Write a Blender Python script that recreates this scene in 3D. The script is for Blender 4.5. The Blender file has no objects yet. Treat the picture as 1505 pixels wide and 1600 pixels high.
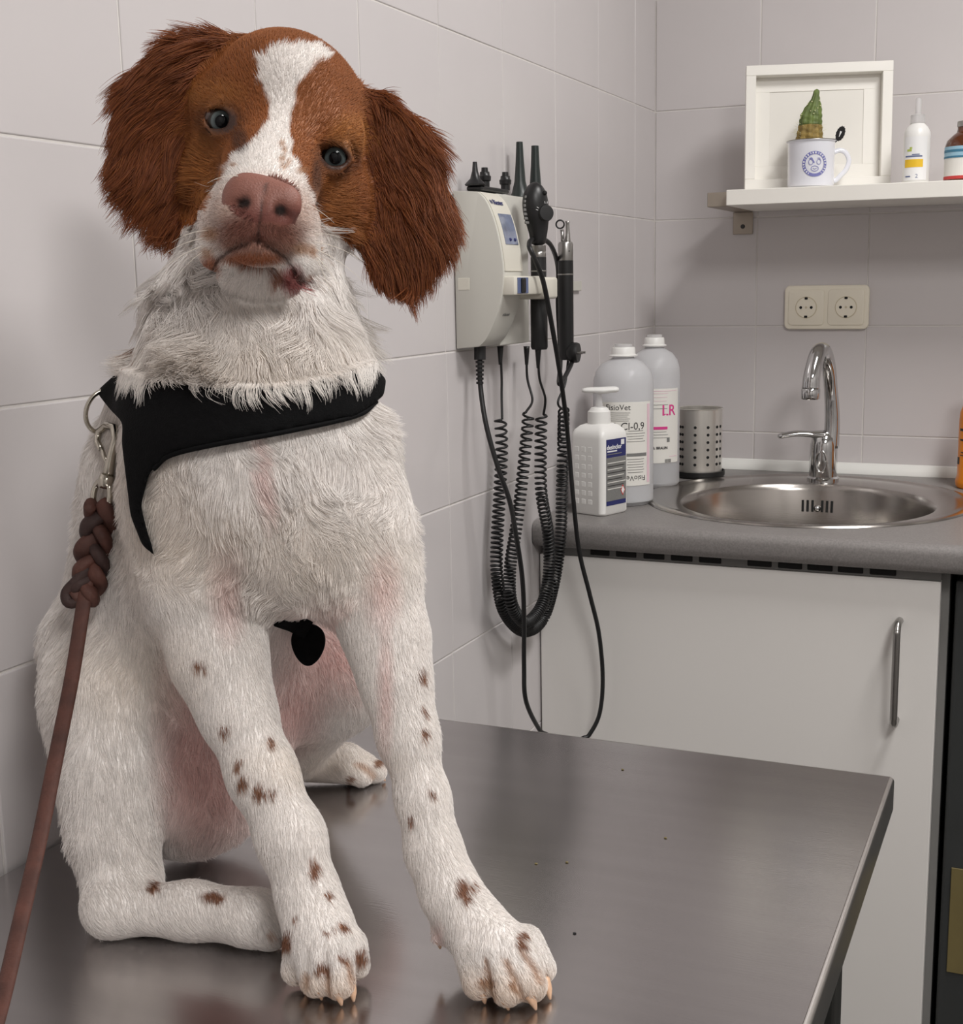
import bpy, bmesh, math, random
import numpy as np
from mathutils import Vector, Matrix, kdtree

random.seed(7); rng = np.random.default_rng(7)
SC = bpy.context.scene
COL = SC.collection

# ---------------------------------------------------------------- camera, light, exposure
IMG_W, IMG_H, FPX, PCX, PCY = 1505, 1600, 2026.4, 792.3, 810.9
def rot_xyz(rx, ry, rz):
    cx, sx, cy, sy, cz, sz = math.cos(rx), math.sin(rx), math.cos(ry), math.sin(ry), math.cos(rz), math.sin(rz)
    X = np.array([[1,0,0],[0,cx,-sx],[0,sx,cx]]); Y = np.array([[cy,0,sy],[0,1,0],[-sy,0,cy]]); Z = np.array([[cz,-sz,0],[sz,cz,0],[0,0,1]])
    return Z @ Y @ X
CAM = np.array([0.7221, -2.4272, 1.2347])
ROT = rot_xyz(1.39152, 0.015551, 0.400647)
cam_data = bpy.data.cameras.new('camera'); cam = bpy.data.objects.new('camera', cam_data); COL.objects.link(cam)
cam.location = CAM; cam.rotation_euler = (1.39152, 0.015551, 0.400647)
cam_data.sensor_fit = 'VERTICAL'; cam_data.sensor_height = 24.0; cam_data.lens = FPX * 24.0 / IMG_H
cam_data.shift_x = -(PCX - IMG_W / 2) / IMG_H; cam_data.shift_y = (PCY - IMG_H / 2) / IMG_H
cam_data.clip_start = 0.02
SC.camera = cam
SC.view_settings.view_transform = 'Standard'; SC.view_settings.look = 'None'
SC.view_settings.exposure = 0.0; SC.view_settings.gamma = 1.0; SC.view_settings.use_curve_mapping = False
SC.cycles.max_bounces = 10; SC.cycles.transparent_max_bounces = 12; SC.cycles.diffuse_bounces = 5

world = bpy.data.worlds.new('room_ambient'); SC.world = world; world.use_nodes = True
world.node_tree.nodes['Background'].inputs[0].default_value = (0.9, 0.95, 1.0, 1); world.node_tree.nodes['Background'].inputs[1].default_value = 0.0

CEIL = 2.55
LAMPS = [((1.50, -2.60), 0.45, 0.90, 33.0), ((1.15, -1.05), 0.30, 0.60, 22.5)]   # ceiling panels: centre, size x, size y, watts
for (lx, ly), sx, sy, w in LAMPS:
    ld = bpy.data.lights.new('ceiling_panel_light', 'AREA'); ld.shape = 'RECTANGLE'; ld.size = sx; ld.size_y = sy; ld.energy = w
    ld.color = (1.0, 0.982, 0.965)
    lo = bpy.data.objects.new('ceiling_panel_light', ld); COL.objects.link(lo); lo.location = (lx, ly, CEIL - 0.045)

# ---------------------------------------------------------------- helpers
def lin(r, g, b):
    f = lambda c: (c/255/12.92 if c/255 <= 0.04045 else ((c/255 + 0.055)/1.055)**2.4)
    return (f(r), f(g), f(b), 1.0)
def ray(u, v): return ROT @ np.array([(u - PCX)/FPX, -(v - PCY)/FPX, -1.0])
def on_z(u, v, z): d = ray(u, v); return CAM + d*(z - CAM[2])/d[2]
def on_x(u, v, x): d = ray(u, v); return CAM + d*(x - CAM[0])/d[0]
def on_y(u, v, y): d = ray(u, v); return CAM + d*(y - CAM[1])/d[1]
def at(u, v, t): return CAM + ray(u, v)*t

MATS = {}
def mat(name, col, rough=0.5, metal=0.0, noise=0.0, scale=20.0, bump=0.0, bscale=200.0, coat=0.0, stretch=None, **kw):
    m = bpy.data.materials.new(name); m.use_nodes = True; nt = m.node_tree; b = nt.nodes['Principled BSDF']
    b.inputs['Base Color'].default_value = col; b.inputs['Roughness'].default_value = rough; b.inputs['Metallic'].default_value = metal
    b.inputs['Coat Weight'].default_value = coat
    for k, v in kw.items(): b.inputs[k.replace('_', ' ')].default_value = v
    tc = nt.nodes.new('ShaderNodeTexCoord'); mp = nt.nodes.new('ShaderNodeMapping'); nt.links.new(tc.outputs['Object'], mp.inputs[0])
    if stretch: mp.inputs['Scale'].default_value = stretch
    if noise > 0:
        n = nt.nodes.new('ShaderNodeTexNoise'); n.inputs['Scale'].default_value = scale; n.inputs['Detail'].default_value = 4
        nt.links.new(mp.outputs[0], n.inputs['Vector'])
        r = nt.nodes.new('ShaderNodeValToRGB'); r.color_ramp.elements[0].position = 0.3; r.color_ramp.elements[1].position = 0.7
        r.color_ramp.elements[0].color = tuple(c*(1 - noise) for c in col[:3]) + (1,); r.color_ramp.elements[1].color = tuple(min(1, c*(1 + noise)) for c in col[:3]) + (1,)
        nt.links.new(n.outputs[0], r.inputs[0]); nt.links.new(r.outputs[0], b.inputs['Base Color'])
    if bump > 0:
        n2 = nt.nodes.new('ShaderNodeTexNoise'); n2.inputs['Scale'].default_value = bscale; n2.inputs['Detail'].default_value = 3
        nt.links.new(mp.outputs[0], n2.inputs['Vector'])
        bp = nt.nodes.new('ShaderNodeBump'); bp.inputs['Strength'].default_value = bump; bp.inputs['Distance'].default_value = 0.002
        nt.links.new(n2.outputs[0], bp.inputs['Height']); nt.links.new(bp.outputs[0], b.inputs['Normal'])
    MATS[name] = m; return m
def attr_mat(name, rough=0.7, subsurface=0.0, coat=0.0, translucent=0.0, bump=0.0):
    m = bpy.data.materials.new(name); m.use_nodes = True; nt = m.node_tree; b = nt.nodes['Principled BSDF']
    a = nt.nodes.new('ShaderNodeAttribute'); a.attribute_name = 'coat_colour'
    nt.links.new(a.outputs['Color'], b.inputs['Base Color']); b.inputs['Roughness'].default_value = rough
    b.inputs['Subsurface Weight'].default_value = subsurface; b.inputs['Coat Weight'].default_value = coat
    if bump > 0:
        nz_ = nt.nodes.new('ShaderNodeTexNoise'); nz_.inputs['Scale'].default_value = 900; tc_ = nt.nodes.new('ShaderNodeTexCoord'); nt.links.new(tc_.outputs['Object'], nz_.inputs['Vector'])
        bp_ = nt.nodes.new('ShaderNodeBump'); bp_.inputs['Strength'].default_value = bump; bp_.inputs['Distance'].default_value = .0015; nt.links.new(nz_.outputs[0], bp_.inputs['Height']); nt.links.new(bp_.outputs[0], b.inputs['Normal'])
    if translucent > 0:
        tr_ = nt.nodes.new('ShaderNodeBsdfTranslucent'); mx_ = nt.nodes.new('ShaderNodeMixShader'); mx_.inputs[0].default_value = translucent
        nt.links.new(a.outputs['Color'], tr_.inputs[0]); nt.links.new(b.outputs[0], mx_.inputs[1]); nt.links.new(tr_.outputs[0], mx_.inputs[2]); nt.links.new(mx_.outputs[0], nt.nodes['Material Output'].inputs[0])
    MATS[name] = m; return m

def new_obj(name, bm, m, parent=None, smooth=False, loc=None):
    me = bpy.data.meshes.new(name)
    if isinstance(bm, bmesh.types.BMesh):
        bmesh.ops.recalc_face_normals(bm, faces=bm.faces); bm.to_mesh(me); bm.free()
    else: me = bm
    if smooth:
        me.polygons.foreach_set('use_smooth', [True]*len(me.polygons))
        if smooth != 'all': me.set_sharp_from_angle(angle=math.radians(38))
    o = bpy.data.objects.new(name, me); COL.objects.link(o)
    if m is not None and not me.materials: me.materials.append(m if not isinstance(m, str) else MATS[m])
    if parent is not None:
        o.parent = parent
        if loc is None:
            if parent.type == 'EMPTY' or True: o.matrix_parent_inverse = parent.matrix_basis.inverted()
    if loc is not None: o.location = loc
    return o
def thing(name, loc, label, cat, group=None, kind=None):
    o = bpy.data.objects.new(name, None); COL.objects.link(o); o.location = loc; o.empty_display_size = 0.05
    return tag(o, label, cat, group, kind)
def tag(o, label=None, cat=None, group=None, kind=None):
    if label: o['label'] = label
    if cat: o['category'] = cat
    if group: o['group'] = group
    if kind: o['kind'] = kind
    return o
def bm_box(lo, hi, bevel=0.0, seg=2, bm=None, mtx=None):
    b2 = bmesh.new(); bmesh.ops.create_cube(b2, size=1.0)
    s = [hi[i] - lo[i] for i in range(3)]; c = [(hi[i] + lo[i])/2 for i in range(3)]
    for v in b2.verts: v.co = Vector((v.co.x*s[0] + c[0], v.co.y*s[1] + c[1], v.co.z*s[2] + c[2]))
    if bevel > 0: bmesh.ops.bevel(b2, geom=list(b2.edges), offset=min(bevel, min(s)*0.49), segments=seg, affect='EDGES', profile=0.5)
    if mtx is not None: bmesh.ops.transform(b2, matrix=mtx, verts=b2.verts)
    if bm is None: return b2
    merge(bm, b2); return bm
def merge(bm, b2):
    me = bpy.data.meshes.new('tmp'); b2.to_mesh(me); b2.free(); bm.from_mesh(me); bpy.data.meshes.remove(me)
def bm_lathe(prof, n=48, center=(0,0,0), cap=True, ax=None):
    bm = bmesh.new(); rings = []
    for r, z in prof:
        rings.append([bm.verts.new((center[0] + r*math.cos(2*math.pi*i/n), center[1] + r*math.sin(2*math.pi*i/n), center[2] + z)) for i in range(n)])
    for a, b in zip(rings, rings[1:]):
        for i in range(n): bm.faces.new((a[i], a[(i+1) % n], b[(i+1) % n], b[i]))
    if cap:
        if prof[0][0] > 1e-6: bm.faces.new(rings[0][::-1])
        if prof[-1][0] > 1e-6: bm.faces.new(rings[-1])
    bmesh.ops.remove_doubles(bm, verts=bm.verts, dist=1e-6)
    return bm
def spline(pts, n):
    P = np.array(pts, float); out = []
    Q = np.vstack([2*P[0] - P[1], P, 2*P[-1] - P[-2]]); segs = len(P) - 1
    for k in range(n + 1):
        x = k/n*segs; i = min(int(x), segs - 1); s = x - i; p0, p1, p2, p3 = Q[i:i+4]
        out.append(0.5*((2*p1) + (-p0 + p2)*s + (2*p0 - 5*p1 + 4*p2 - p3)*s*s + (-p0 + 3*p1 - 3*p2 + p3)*s**3))
    return np.array(out)
def resample(P, n):
    d = np.r_[0, np.cumsum(np.linalg.norm(np.diff(P, axis=0), axis=1))]; s = np.linspace(0, d[-1], n)
    return np.stack([np.interp(s, d, P[:, i]) for i in range(P.shape[1])], 1)
def frames(P):
    T = np.gradient(P, axis=0); T /= np.linalg.norm(T, axis=1)[:, None] + 1e-12
    n = np.cross(T[0], [0.3, 0.2, 0.9]); n /= np.linalg.norm(n); N = [n]
    for i in range(1, len(P)):
        n = N[-1] - T[i]*np.dot(N[-1], T[i]); n /= np.linalg.norm(n) + 1e-12; N.append(n)
    N = np.array(N); return T, N, np.cross(T, N)
def bm_tube(P, r, n=10, closed=False, flat=1.0, nref=None, bm=None):
    P = np.array(P, float); R = np.full(len(P), r) if np.isscalar(r) else np.array(r, float)
    T, N, B = frames(P)
    if nref is not None:
        nr = np.array(nref, float); N = nr - T*(T @ nr)[:, None]; N /= np.linalg.norm(N, axis=1)[:, None] + 1e-12; B = np.cross(T, N)
    b = bmesh.new() if bm is None else bm; rings = []
    for i in range(len(P)):
        rings.append([b.verts.new(P[i] + R[i]*(N[i]*math.cos(2*math.pi*k/n)*flat + B[i]*math.sin(2*math.pi*k/n))) for k in range(n)])
    pairs = list(zip(rings, rings[1:]))
    if closed: pairs.append((rings[-1], rings[0]))
    for a, c in pairs:
        for k in range(n): b.faces.new((a[k], a[(k+1) % n], c[(k+1) % n], c[k]))
    if not closed: b.faces.new(rings[0][::-1]); b.faces.new(rings[-1])
    return b
def bm_extrude(poly, origin, ax, ay, depth_vec, bevel=0.0, seg=2):
    bm = bmesh.new(); o = Vector(origin); ax = Vector(ax); ay = Vector(ay); d = Vector(depth_vec)
    a = [bm.verts.new(o + ax*p[0] + ay*p[1]) for p in poly]; b = [bm.verts.new(o + ax*p[0] + ay*p[1] + d) for p in poly]
    n = len(poly); bm.faces.new(a[::-1]); bm.faces.new(b)
    for i in range(n): bm.faces.new((a[i], a[(i+1) % n], b[(i+1) % n], b[i]))
    if bevel > 0:
        bmesh.ops.recalc_face_normals(bm, faces=bm.faces)
        es = [e for e in bm.edges if e.calc_face_angle(0) > 0.6]
        bmesh.ops.bevel(bm, geom=es, offset=bevel, segments=seg, affect='EDGES', profile=0.5)
    return bm
def text_mesh(s, size, extrude=0.0003, align='CENTER', bold=0.0):
    cu = bpy.data.curves.new('txt', 'FONT'); cu.body = s; cu.size = size; cu.align_x = align; cu.align_y = 'CENTER'; cu.extrude = extrude; cu.offset = bold
    cu.resolution_u = 3
    o = bpy.data.objects.new('txt', cu); COL.objects.link(o)
    dg = bpy.context.evaluated_depsgraph_get(); me = bpy.data.meshes.new_from_object(o.evaluated_get(dg))
    bpy.data.objects.remove(o); bpy.data.curves.remove(cu); me.materials.clear(); return me
def place_mesh(me, origin, ax, ay, wrap=None):
    """puts a flat xy mesh on a plane (ax, ay) or round a vertical cylinder: wrap = (cx, cy, radius, angle of the middle, z)"""
    o, ax, ay = Vector(origin), Vector(ax).normalized(), Vector(ay).normalized(); nz = ax.cross(ay)
    for v in me.vertices:
        x, y, z = v.co
        if wrap:
            cx, cy, R, a0, z0 = wrap; a = a0 + x/R; v.co = (cx + (R + z)*math.cos(a), cy + (R + z)*math.sin(a), z0 + y)
        else: v.co = o + ax*x + ay*y + nz*z
    return me
def text(name, s, size, m, parent, origin=(0,0,0), ax=(1,0,0), ay=(0,0,1), wrap=None, bold=0.0, align='CENTER'):
    return new_obj(name, place_mesh(text_mesh(s, size, 0.0002, align, bold), origin, ax, ay, wrap), m, parent)
def patch(name, w, h, m, parent, origin=(0,0,0), ax=(1,0,0), ay=(0,0,1), wrap=None, thick=0.0003, x0=0.0, y0=0.0, nx=None):
    """a thin label: a flat or bent rectangle with real thickness"""
    nx = nx or (24 if wrap else 1); bm = bmesh.new(); bm_box((x0 - w/2, y0 - h/2, 0), (x0 + w/2, y0 + h/2, thick), bm=bm)
    if nx > 1:
        es = [e for e in bm.edges if abs(e.verts[0].co.x - e.verts[1].co.x) > w*0.5]
        bmesh.ops.subdivide_edges(bm, edges=es, cuts=nx, use_grid_fill=True)
    me = bpy.data.meshes.new(name); bm.to_mesh(me); bm.free()
    return new_obj(name, place_mesh(me, origin, ax, ay, wrap), m, parent)

# ---------------------------------------------------------------- materials
mat('tile_glaze', lin(203, 198, 198), 0.22, noise=0.015, scale=6, bump=0.03, bscale=9)
mat('grout', lin(214, 210, 206), 0.9, noise=0.04, scale=60)
mat('paint', lin(176, 173, 171), 0.8, noise=0.02)
mat('ceiling_paint', lin(210, 208, 205), 0.85, noise=0.01)
mat('floor_vinyl', lin(96, 92, 88), 0.5, noise=0.1, scale=9)
mat('steel_table', lin(190, 187, 187), 0.20, 1.0, noise=0.04, scale=4.0, bump=0.03, bscale=50, stretch=(1.0, 12.0, 1.0))
mat('steel_edge', lin(205, 202, 198), 0.28, 1.0, noise=0.06, scale=12)
mat('dark_metal', lin(70, 70, 70), 0.45, 0.8, noise=0.05)
mat('table_iron', lin(48, 48, 46), 0.5, 0.3, noise=0.08)
mat('chrome', lin(205, 205, 205), 0.07, 1.0, noise=0.01)
mat('sink_steel', lin(175, 170, 165), 0.22, 1.0, noise=0.05, scale=5, bump=0.03, bscale=80, stretch=(1, 1, 8))
mat('satin_steel', lin(165, 163, 160), 0.3, 1.0, noise=0.03, scale=30)
mat('worktop', lin(128, 124, 122), 0.42, noise=0.16, scale=420)
mat('white_melamine', lin(230, 227, 223), 0.38, noise=0.008, scale=4)
mat('white_trim', lin(226, 226, 222), 0.3, noise=0.01)
mat('white_paint', lin(236, 233, 226), 0.4, noise=0.01)
mat('mat_board', lin(232, 229, 222), 0.7, noise=0.01)
mat('cabinet_grey', lin(120, 119, 117), 0.5, noise=0.03)
mat('dark_space_front', lin(54, 56, 56), 0.4, noise=0.05)
mat('black_recess', lin(18, 18, 18), 0.8, noise=0.1)
mat('black_plastic', lin(24, 24, 25), 0.38, noise=0.06, scale=90)
mat('black_rubber', lin(22, 22, 23), 0.45, noise=0.06, scale=200)
mat('dark_green_plastic', lin(34, 42, 40), 0.35, noise=0.04)
mat('beige_plastic', lin(200, 198, 190), 0.36, noise=0.012, scale=9)
mat('cream_plastic', lin(216, 212, 200), 0.36, noise=0.01)
mat('socket_plastic', lin(236, 229, 212), 0.32, noise=0.01)
mat('socket_shadow', lin(205, 194, 168), 0.4, noise=0.01)
mat('lcd', lin(120, 128, 150), 0.15, noise=0.22, scale=60, coat=0.5)
mat('blue_grey_print', lin(92, 104, 140), 0.5, noise=0.02)
mat('navy_print', lin(38, 44, 100), 0.45, noise=0.03)
mat('grey_print', lin(120, 120, 118), 0.6, noise=0.06, scale=300)
mat('dark_print', lin(60, 58, 58), 0.6, noise=0.02)
mat('white_print', lin(232, 232, 232), 0.5, noise=0.01)
mat('pink_print', lin(214, 66, 140), 0.5, noise=0.02)
mat('pale_pink_print', lin(226, 196, 206), 0.5, noise=0.02)
mat('red_print', lin(196, 60, 58), 0.5, noise=0.02)
mat('yellow_print', lin(228, 186, 40), 0.5, noise=0.02)
mat('green_print', lin(176, 190, 90), 0.5, noise=0.02)
mat('teal_print', lin(60, 118, 146), 0.5, noise=0.02)
mat('sky_print', lin(150, 190, 210), 0.5, noise=0.02)
mat('violet_print', lin(118, 120, 178), 0.5, noise=0.04, scale=400)
mat('label_paper', lin(226, 224, 218), 0.6, noise=0.015)
mat('white_bottle', lin(232, 231, 228), 0.36, noise=0.008)
mat('enamel', lin(230, 231, 238), 0.14, noise=0.01, coat=0.4)
mat('clear_plastic', (0.93, 0.93, 0.945, 1), 0.3, noise=0.01, Transmission_Weight=0.62, IOR=1.25)
mat('saline', (0.62, 0.66, 0.72, 1), 0.08, noise=0.01, Transmission_Weight=0.75, IOR=1.2)
mat('frosted_plastic', (0.85, 0.84, 0.84, 1), 0.35, noise=0.01, Transmission_Weight=0.6, IOR=1.3)
mat('amber_glass', lin(86, 42, 16), 0.1, noise=0.1, scale=30, coat=0.6)
mat('orange_plastic', lin(236, 140, 24), 0.35, noise=0.03, scale=8)
mat('cactus_skin', lin(98, 114, 58), 0.55, noise=0.45, scale=55, bump=0.5, bscale=160)
mat('cactus_old', lin(140, 118, 62), 0.7, noise=0.35, scale=80, bump=0.6, bscale=160)
mat('cactus_wool', lin(206, 206, 160), 0.9, noise=0.1)
mat('potting_soil', lin(70, 52, 38), 0.95, noise=0.4, scale=120, bump=0.7, bscale=200)
mat('ochre_board', lin(112, 100, 62), 0.6, noise=0.08)
mat('harness_fabric', lin(9, 9, 10), 0.9, Specular_IOR_Level=0.12, noise=0.25, scale=260, bump=0.35, bscale=900)
mat('harness_piping', lin(9, 9, 10), 0.8, Specular_IOR_Level=0.12, noise=0.1)
mat('nickel', lin(190, 184, 172), 0.2, 1.0, noise=0.04, scale=60)
mat('leather', lin(74, 42, 33), 0.72, noise=0.35, scale=55, bump=0.3, bscale=300)
mat('leather_dark', lin(50, 30, 26), 0.72, noise=0.3, scale=70, bump=0.3, bscale=300)
lamp_m = bpy.data.materials.new('lamp_diffuser'); lamp_m.use_nodes = True
_e = lamp_m.node_tree.nodes['Principled BSDF']; _e.inputs['Emission Color'].default_value = (1, .96, .9, 1); _e.inputs['Emission Strength'].default_value = 3.0; MATS['lamp_diffuser'] = lamp_m

# ---------------------------------------------------------------- room shell
TS, TZ, GAP = 0.2, 0.1981, 0.0018
ZJ = 1.15                       # height of a horizontal joint
X1, Y1 = 2.4, -3.6
def plain(name, lo, hi, m): return tag(new_obj(name, bm_box(lo, hi), m), kind='structure')
wall_left = tag(plain('wall_left', (-0.12, Y1, 0), (-0.0011, 0.1, CEIL), 'grout'), 'pale grey tiled wall behind the dog with pale joints', 'wall')
wall_back = tag(plain('wall_back', (-0.0011, 0.0011, 0), (X1, 0.12, CEIL), 'grout'), 'pale grey tiled wall behind the sink', 'wall')
tag(plain('wall_right', (X1, Y1, 0), (X1 + 0.1, 0.12, CEIL), 'paint'), 'plain pale painted wall facing the tiled wall', 'wall')
tag(plain('wall_front', (-0.12, Y1 - 0.1, 0), (X1 + 0.1, Y1, CEIL), 'paint'), 'plain pale painted wall behind the camera', 'wall')
tag(plain('floor', (-0.12, Y1 - 0.1, -0.1), (X1 + 0.1, 0.12, 0), 'floor_vinyl'), 'grey vinyl floor of the treatment room', 'floor')
tag(plain('ceiling', (-0.12, Y1 - 0.1, CEIL), (X1 + 0.1, 0.12, CEIL + 0.1), 'ceiling_paint'), 'white painted ceiling of the treatment room', 'ceiling')
tile_cache = {}
def tile_mesh(w, h):
    k = (round(w, 3), round(h, 3))
    if k not in tile_cache:
        bm = bm_box((-w/2 + GAP/2, -h/2 + GAP/2, -0.0075), (w/2 - GAP/2, h/2 - GAP/2, 0.0), 0.0011, 2)
        bmesh.ops.delete(bm, geom=[f for f in bm.faces if f.calc_center_median().z < -0.0070], context='FACES')
        me = bpy.data.meshes.new('tile'); bm.to_mesh(me); bm.free(); me.materials.append(MATS['tile_glaze'])
        tile_cache[k] = me
    return tile_cache[k]
def add_tile(wall, me, pos, basis):
    o = bpy.data.objects.new('tile', me); COL.objects.link(o); o.parent = wall
    j = Matrix.Rotation(rng.normal(0, 0.0011), 3, 'X') @ Matrix.Rotation(rng.normal(0, 0.0011), 3, 'Y')
    o.matrix_world = Matrix.Translation(pos) @ (basis @ j).to_4x4()
zs = [ZJ + k*TZ for k in range(-6, 8)]; zs = [0.0] + [z for z in zs if 0.02 < z < CEIL - 0.01] + [CEIL]
yj = [0.0] + [-(0.1244 + n*TS) for n in range(0, 16)]
xj = [0.0] + [0.1957 + n*TS for n in range(0, 7)]
BL = Matrix(((0, 0, 1), (1, 0, 0), (0, 1, 0))); BB = Matrix(((1, 0, 0), (0, 0, -1), (0, 1, 0)))
for a, b in zip(zs, zs[1:]):
    for y0, y1 in zip(yj, yj[1:]): add_tile(wall_left, tile_mesh(y0 - y1, b - a), (rng.normal(0, 0.00015), (y0 + y1)/2, (a + b)/2), BL)
    for x0, x1 in zip(xj, xj[1:]): add_tile(wall_back, tile_mesh(x1 - x0, b - a), ((x0 + x1)/2, rng.normal(0, 0.00015), (a + b)/2), BB)
for i, ((lx, ly), sx, sy, w) in enumerate(LAMPS):
    t = thing('ceiling_lamp', (lx, ly, CEIL), ['rectangular ceiling lamp panel above the examination table', 'rectangular ceiling lamp panel nearer the sink wall'][i], 'lamp', 'ceiling lamps')
    bm = bmesh.new()
    for lo, hi in (((lx-sx/2-.03, ly-sy/2-.03, CEIL-.04), (lx-sx/2-.002, ly+sy/2+.03, CEIL)), ((lx+sx/2+.002, ly-sy/2-.03, CEIL-.04), (lx+sx/2+.03, ly+sy/2+.03, CEIL)),
                   ((lx-sx/2-.002, ly-sy/2-.03, CEIL-.04), (lx+sx/2+.002, ly-sy/2-.002, CEIL)), ((lx-sx/2-.002, ly+sy/2+.002, CEIL-.04), (lx+sx/2+.002, ly+sy/2+.03, CEIL))): bm_box(lo, hi, bm=bm)
    new_obj('frame', bm, 'white_paint', t)
    new_obj('diffuser', bm_box((lx-sx/2, ly-sy/2, CEIL-.03), (lx+sx/2, ly+sy/2, CEIL-.02)), 'lamp_diffuser', t)

# ---------------------------------------------------------------- examination table
ZT = 0.799
tb = thing('examination_table', (0.3, -1.85, 0), 'brushed stainless steel examination table the dog sits on', 'table')
bm = bm_box((0.004, -2.36, ZT - 0.0012), (0.603, -1.292, ZT), 0.0006, 1)
new_obj('table_top', bm, 'steel_table', tb)
prof = [(0, 0)] + [(0.004*math.sin(a), -0.004 + 0.004*math.cos(a)) for a in np.linspace(0, math.pi/2, 5)] + [(0.004, -0.03), (-0.012, -0.03), (-0.012, -0.0285), (0.0025, -0.0285), (0.0025, -0.0045), (0, -0.0015)]
new_obj('rim', bm_extrude(prof, (0.603, -2.36, ZT), (1, 0, 0), (0, 0, 1), (0, 1.068, 0)), 'steel_edge', tb, smooth=True)
new_obj('rim', bm_extrude(prof, (0.004, -1.292, ZT), (0, 1, 0), (0, 0, 1), (0.599, 0, 0)), 'steel_edge', tb, smooth=True)
new_obj('underframe', bm_box((0.03, -2.32, ZT - 0.06), (0.57, -1.325, ZT - 0.0035), 0.004), 'table_iron', tb)
for x in (0.06, 0.552):
    for y in (-2.28, -1.342): new_obj('leg', bm_box((x - 0.02, y - 0.02, 0.0), (x + 0.02, y + 0.02, ZT - 0.06), 0.003), 'table_iron', tb)
new_obj('side_panel', bm_box((0.548, -2.258, 0.12), (0.554, -1.364, ZT - 0.062), 0.001, 1), 'table_iron', tb)
for k, (u, v) in enumerate([(973, 1203), (886, 1348), (898, 1459), (838, 1350), (1040, 1310)]):
    p = on_z(u, v, ZT); bm = bmesh.new(); bmesh.ops.create_icosphere(bm, subdivisions=1, radius=0.0009)
    for vv in bm.verts: vv.co = Vector((vv.co.x*(1.4 + .5*rng.random()), vv.co.y*(1 + .5*rng.random()), vv.co.z*.6)) + Vector((p[0], p[1], ZT + 0.0005))
    tag(new_obj('crumb', bm, 'ochre_board' if k != 2 else 'black_recess'), ['pale crumb on the steel table nearest the cabinet', 'tiny crumb on the table behind the dark speck', 'dark speck on the table beside the front paw', 'tiny crumb on the table closest to the right foreleg', 'tiny crumb in the middle of the empty table half'][k], 'crumb', 'crumbs on the table')

# ---------------------------------------------------------------- sink cabinet and worktop
ZW = 0.882; YF = -0.615
cb = thing('sink_cabinet', (0.3, -0.3, 0), 'white base cabinet with one plain door under the sink worktop', 'cabinet')
bm = bmesh.new()
bm_box((0.003, -0.595, 0.0), (0.02, -0.02, ZW - 0.041), bm=bm); bm_box((0.576, -0.595, 0.0), (0.5995, -0.02, ZW - 0.041), bm=bm)
bm_box((0.02, -0.035, 0.0), (0.576, -0.02, ZW - 0.041), bm=bm); bm_box((0.02, -0.595, 0.06), (0.576, -0.035, 0.08), bm=bm)
new_obj('body', bm, 'cabinet_grey', cb)
door = new_obj('door', bm_box((0.0025, YF, 0.05), (0.589, YF + 0.019, 0.8265), 0.0012), 'white_melamine', cb)
hx = 0.537
P = spline([(hx, YF, 0.768), (hx, YF - 0.020, 0.769), (hx, YF - 0.0285, 0.760), (hx, YF - 0.030, 0.745), (hx, YF - 0.030, 0.65), (hx, YF - 0.0285, 0.633), (hx, YF - 0.020, 0.624), (hx, YF, 0.625)], 60)
new_obj('handle', bm_tube(P, 0.0052, 12), 'satin_steel', door, smooth='all')
rail = new_obj('vent_rail', bm_box((0.02, YF + 0.002, 0.8275), (0.589, YF + 0.02, ZW - 0.0405)), 'cabinet_grey', cb)
zr = (0.8275 + ZW - 0.0405)/2
for u0, u1 in ((922, 952), (962, 994), (1005, 1038), (1048, 1082), (1092, 1127), (1168, 1206), (1216, 1254), (1262, 1302), (1310, 1350), (1360, 1402)):
    xa, xb = on_y(u0, 860, YF)[0], on_y(u1, 860, YF)[0]
    new_obj('vent_slot', bm_box((xa, YF + 0.0005, zr - 0.0045), (xb, YF + 0.003, zr + 0.0045), 0.0012, 1), 'black_recess', rail)

SINK_O, SINK_OR = (0.352, -0.315), 0.262
SINK_B, SINK_BR = (0.360, -0.360), 0.196
wt = thing('worktop', (0.6, -0.3, ZW), 'dark grey speckled worktop with rounded front edge around the sink', 'worktop')
bm = bmesh.new(); n = 96
def loop(pts): 
    vs = [bm.verts.new(p) for p in pts]; return [bm.edges.new((vs[i], vs[(i+1) % len(vs)])) for i in range(len(vs))]
hole = [(SINK_O[0] + (SINK_OR - 0.018)*math.cos(2*math.pi*i/n), SINK_O[1] + (SINK_OR - 0.018)*math.sin(2*math.pi*i/n), ZW) for i in range(n)]
es = loop([(0.0015, -0.0015, ZW), (1.25, -0.0015, ZW), (1.25, -0.628, ZW), (0.0015, -0.628, ZW)]) + loop(hole)
bmesh.ops.triangle_fill(bm, use_beauty=True, use_dissolve=False, edges=es)
top = list(bm.faces); ret = bmesh.ops.extrude_face_region(bm, geom=top)
for v in ret['geom']:
    if isinstance(v, bmesh.types.BMVert): v.co.z = ZW - 0.039
nose = [(0, 0)] + [(-0.014*math.sin(a), -0.014 + 0.014*math.cos(a)) for a in np.linspace(0.2, math.pi/2, 7)] + [(-0.014, -0.028), (-0.012, -0.034), (-0.006, -0.039), (0, -0.039)]
b2 = bm_extrude(nose, (0.0015, -0.628, ZW), (0, 1, 0), (0, 0, 1), (1.2485, 0, 0)); merge(bm, b2)
new_obj('slab', bm, 'worktop', wt, smooth=True)
tr = [(0, 0), (0, 0.017), (-0.003, 0.0195), (-0.008, 0.018), (-0.013, 0.010), (-0.0165, 0.002), (-0.0165, 0)]
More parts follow.
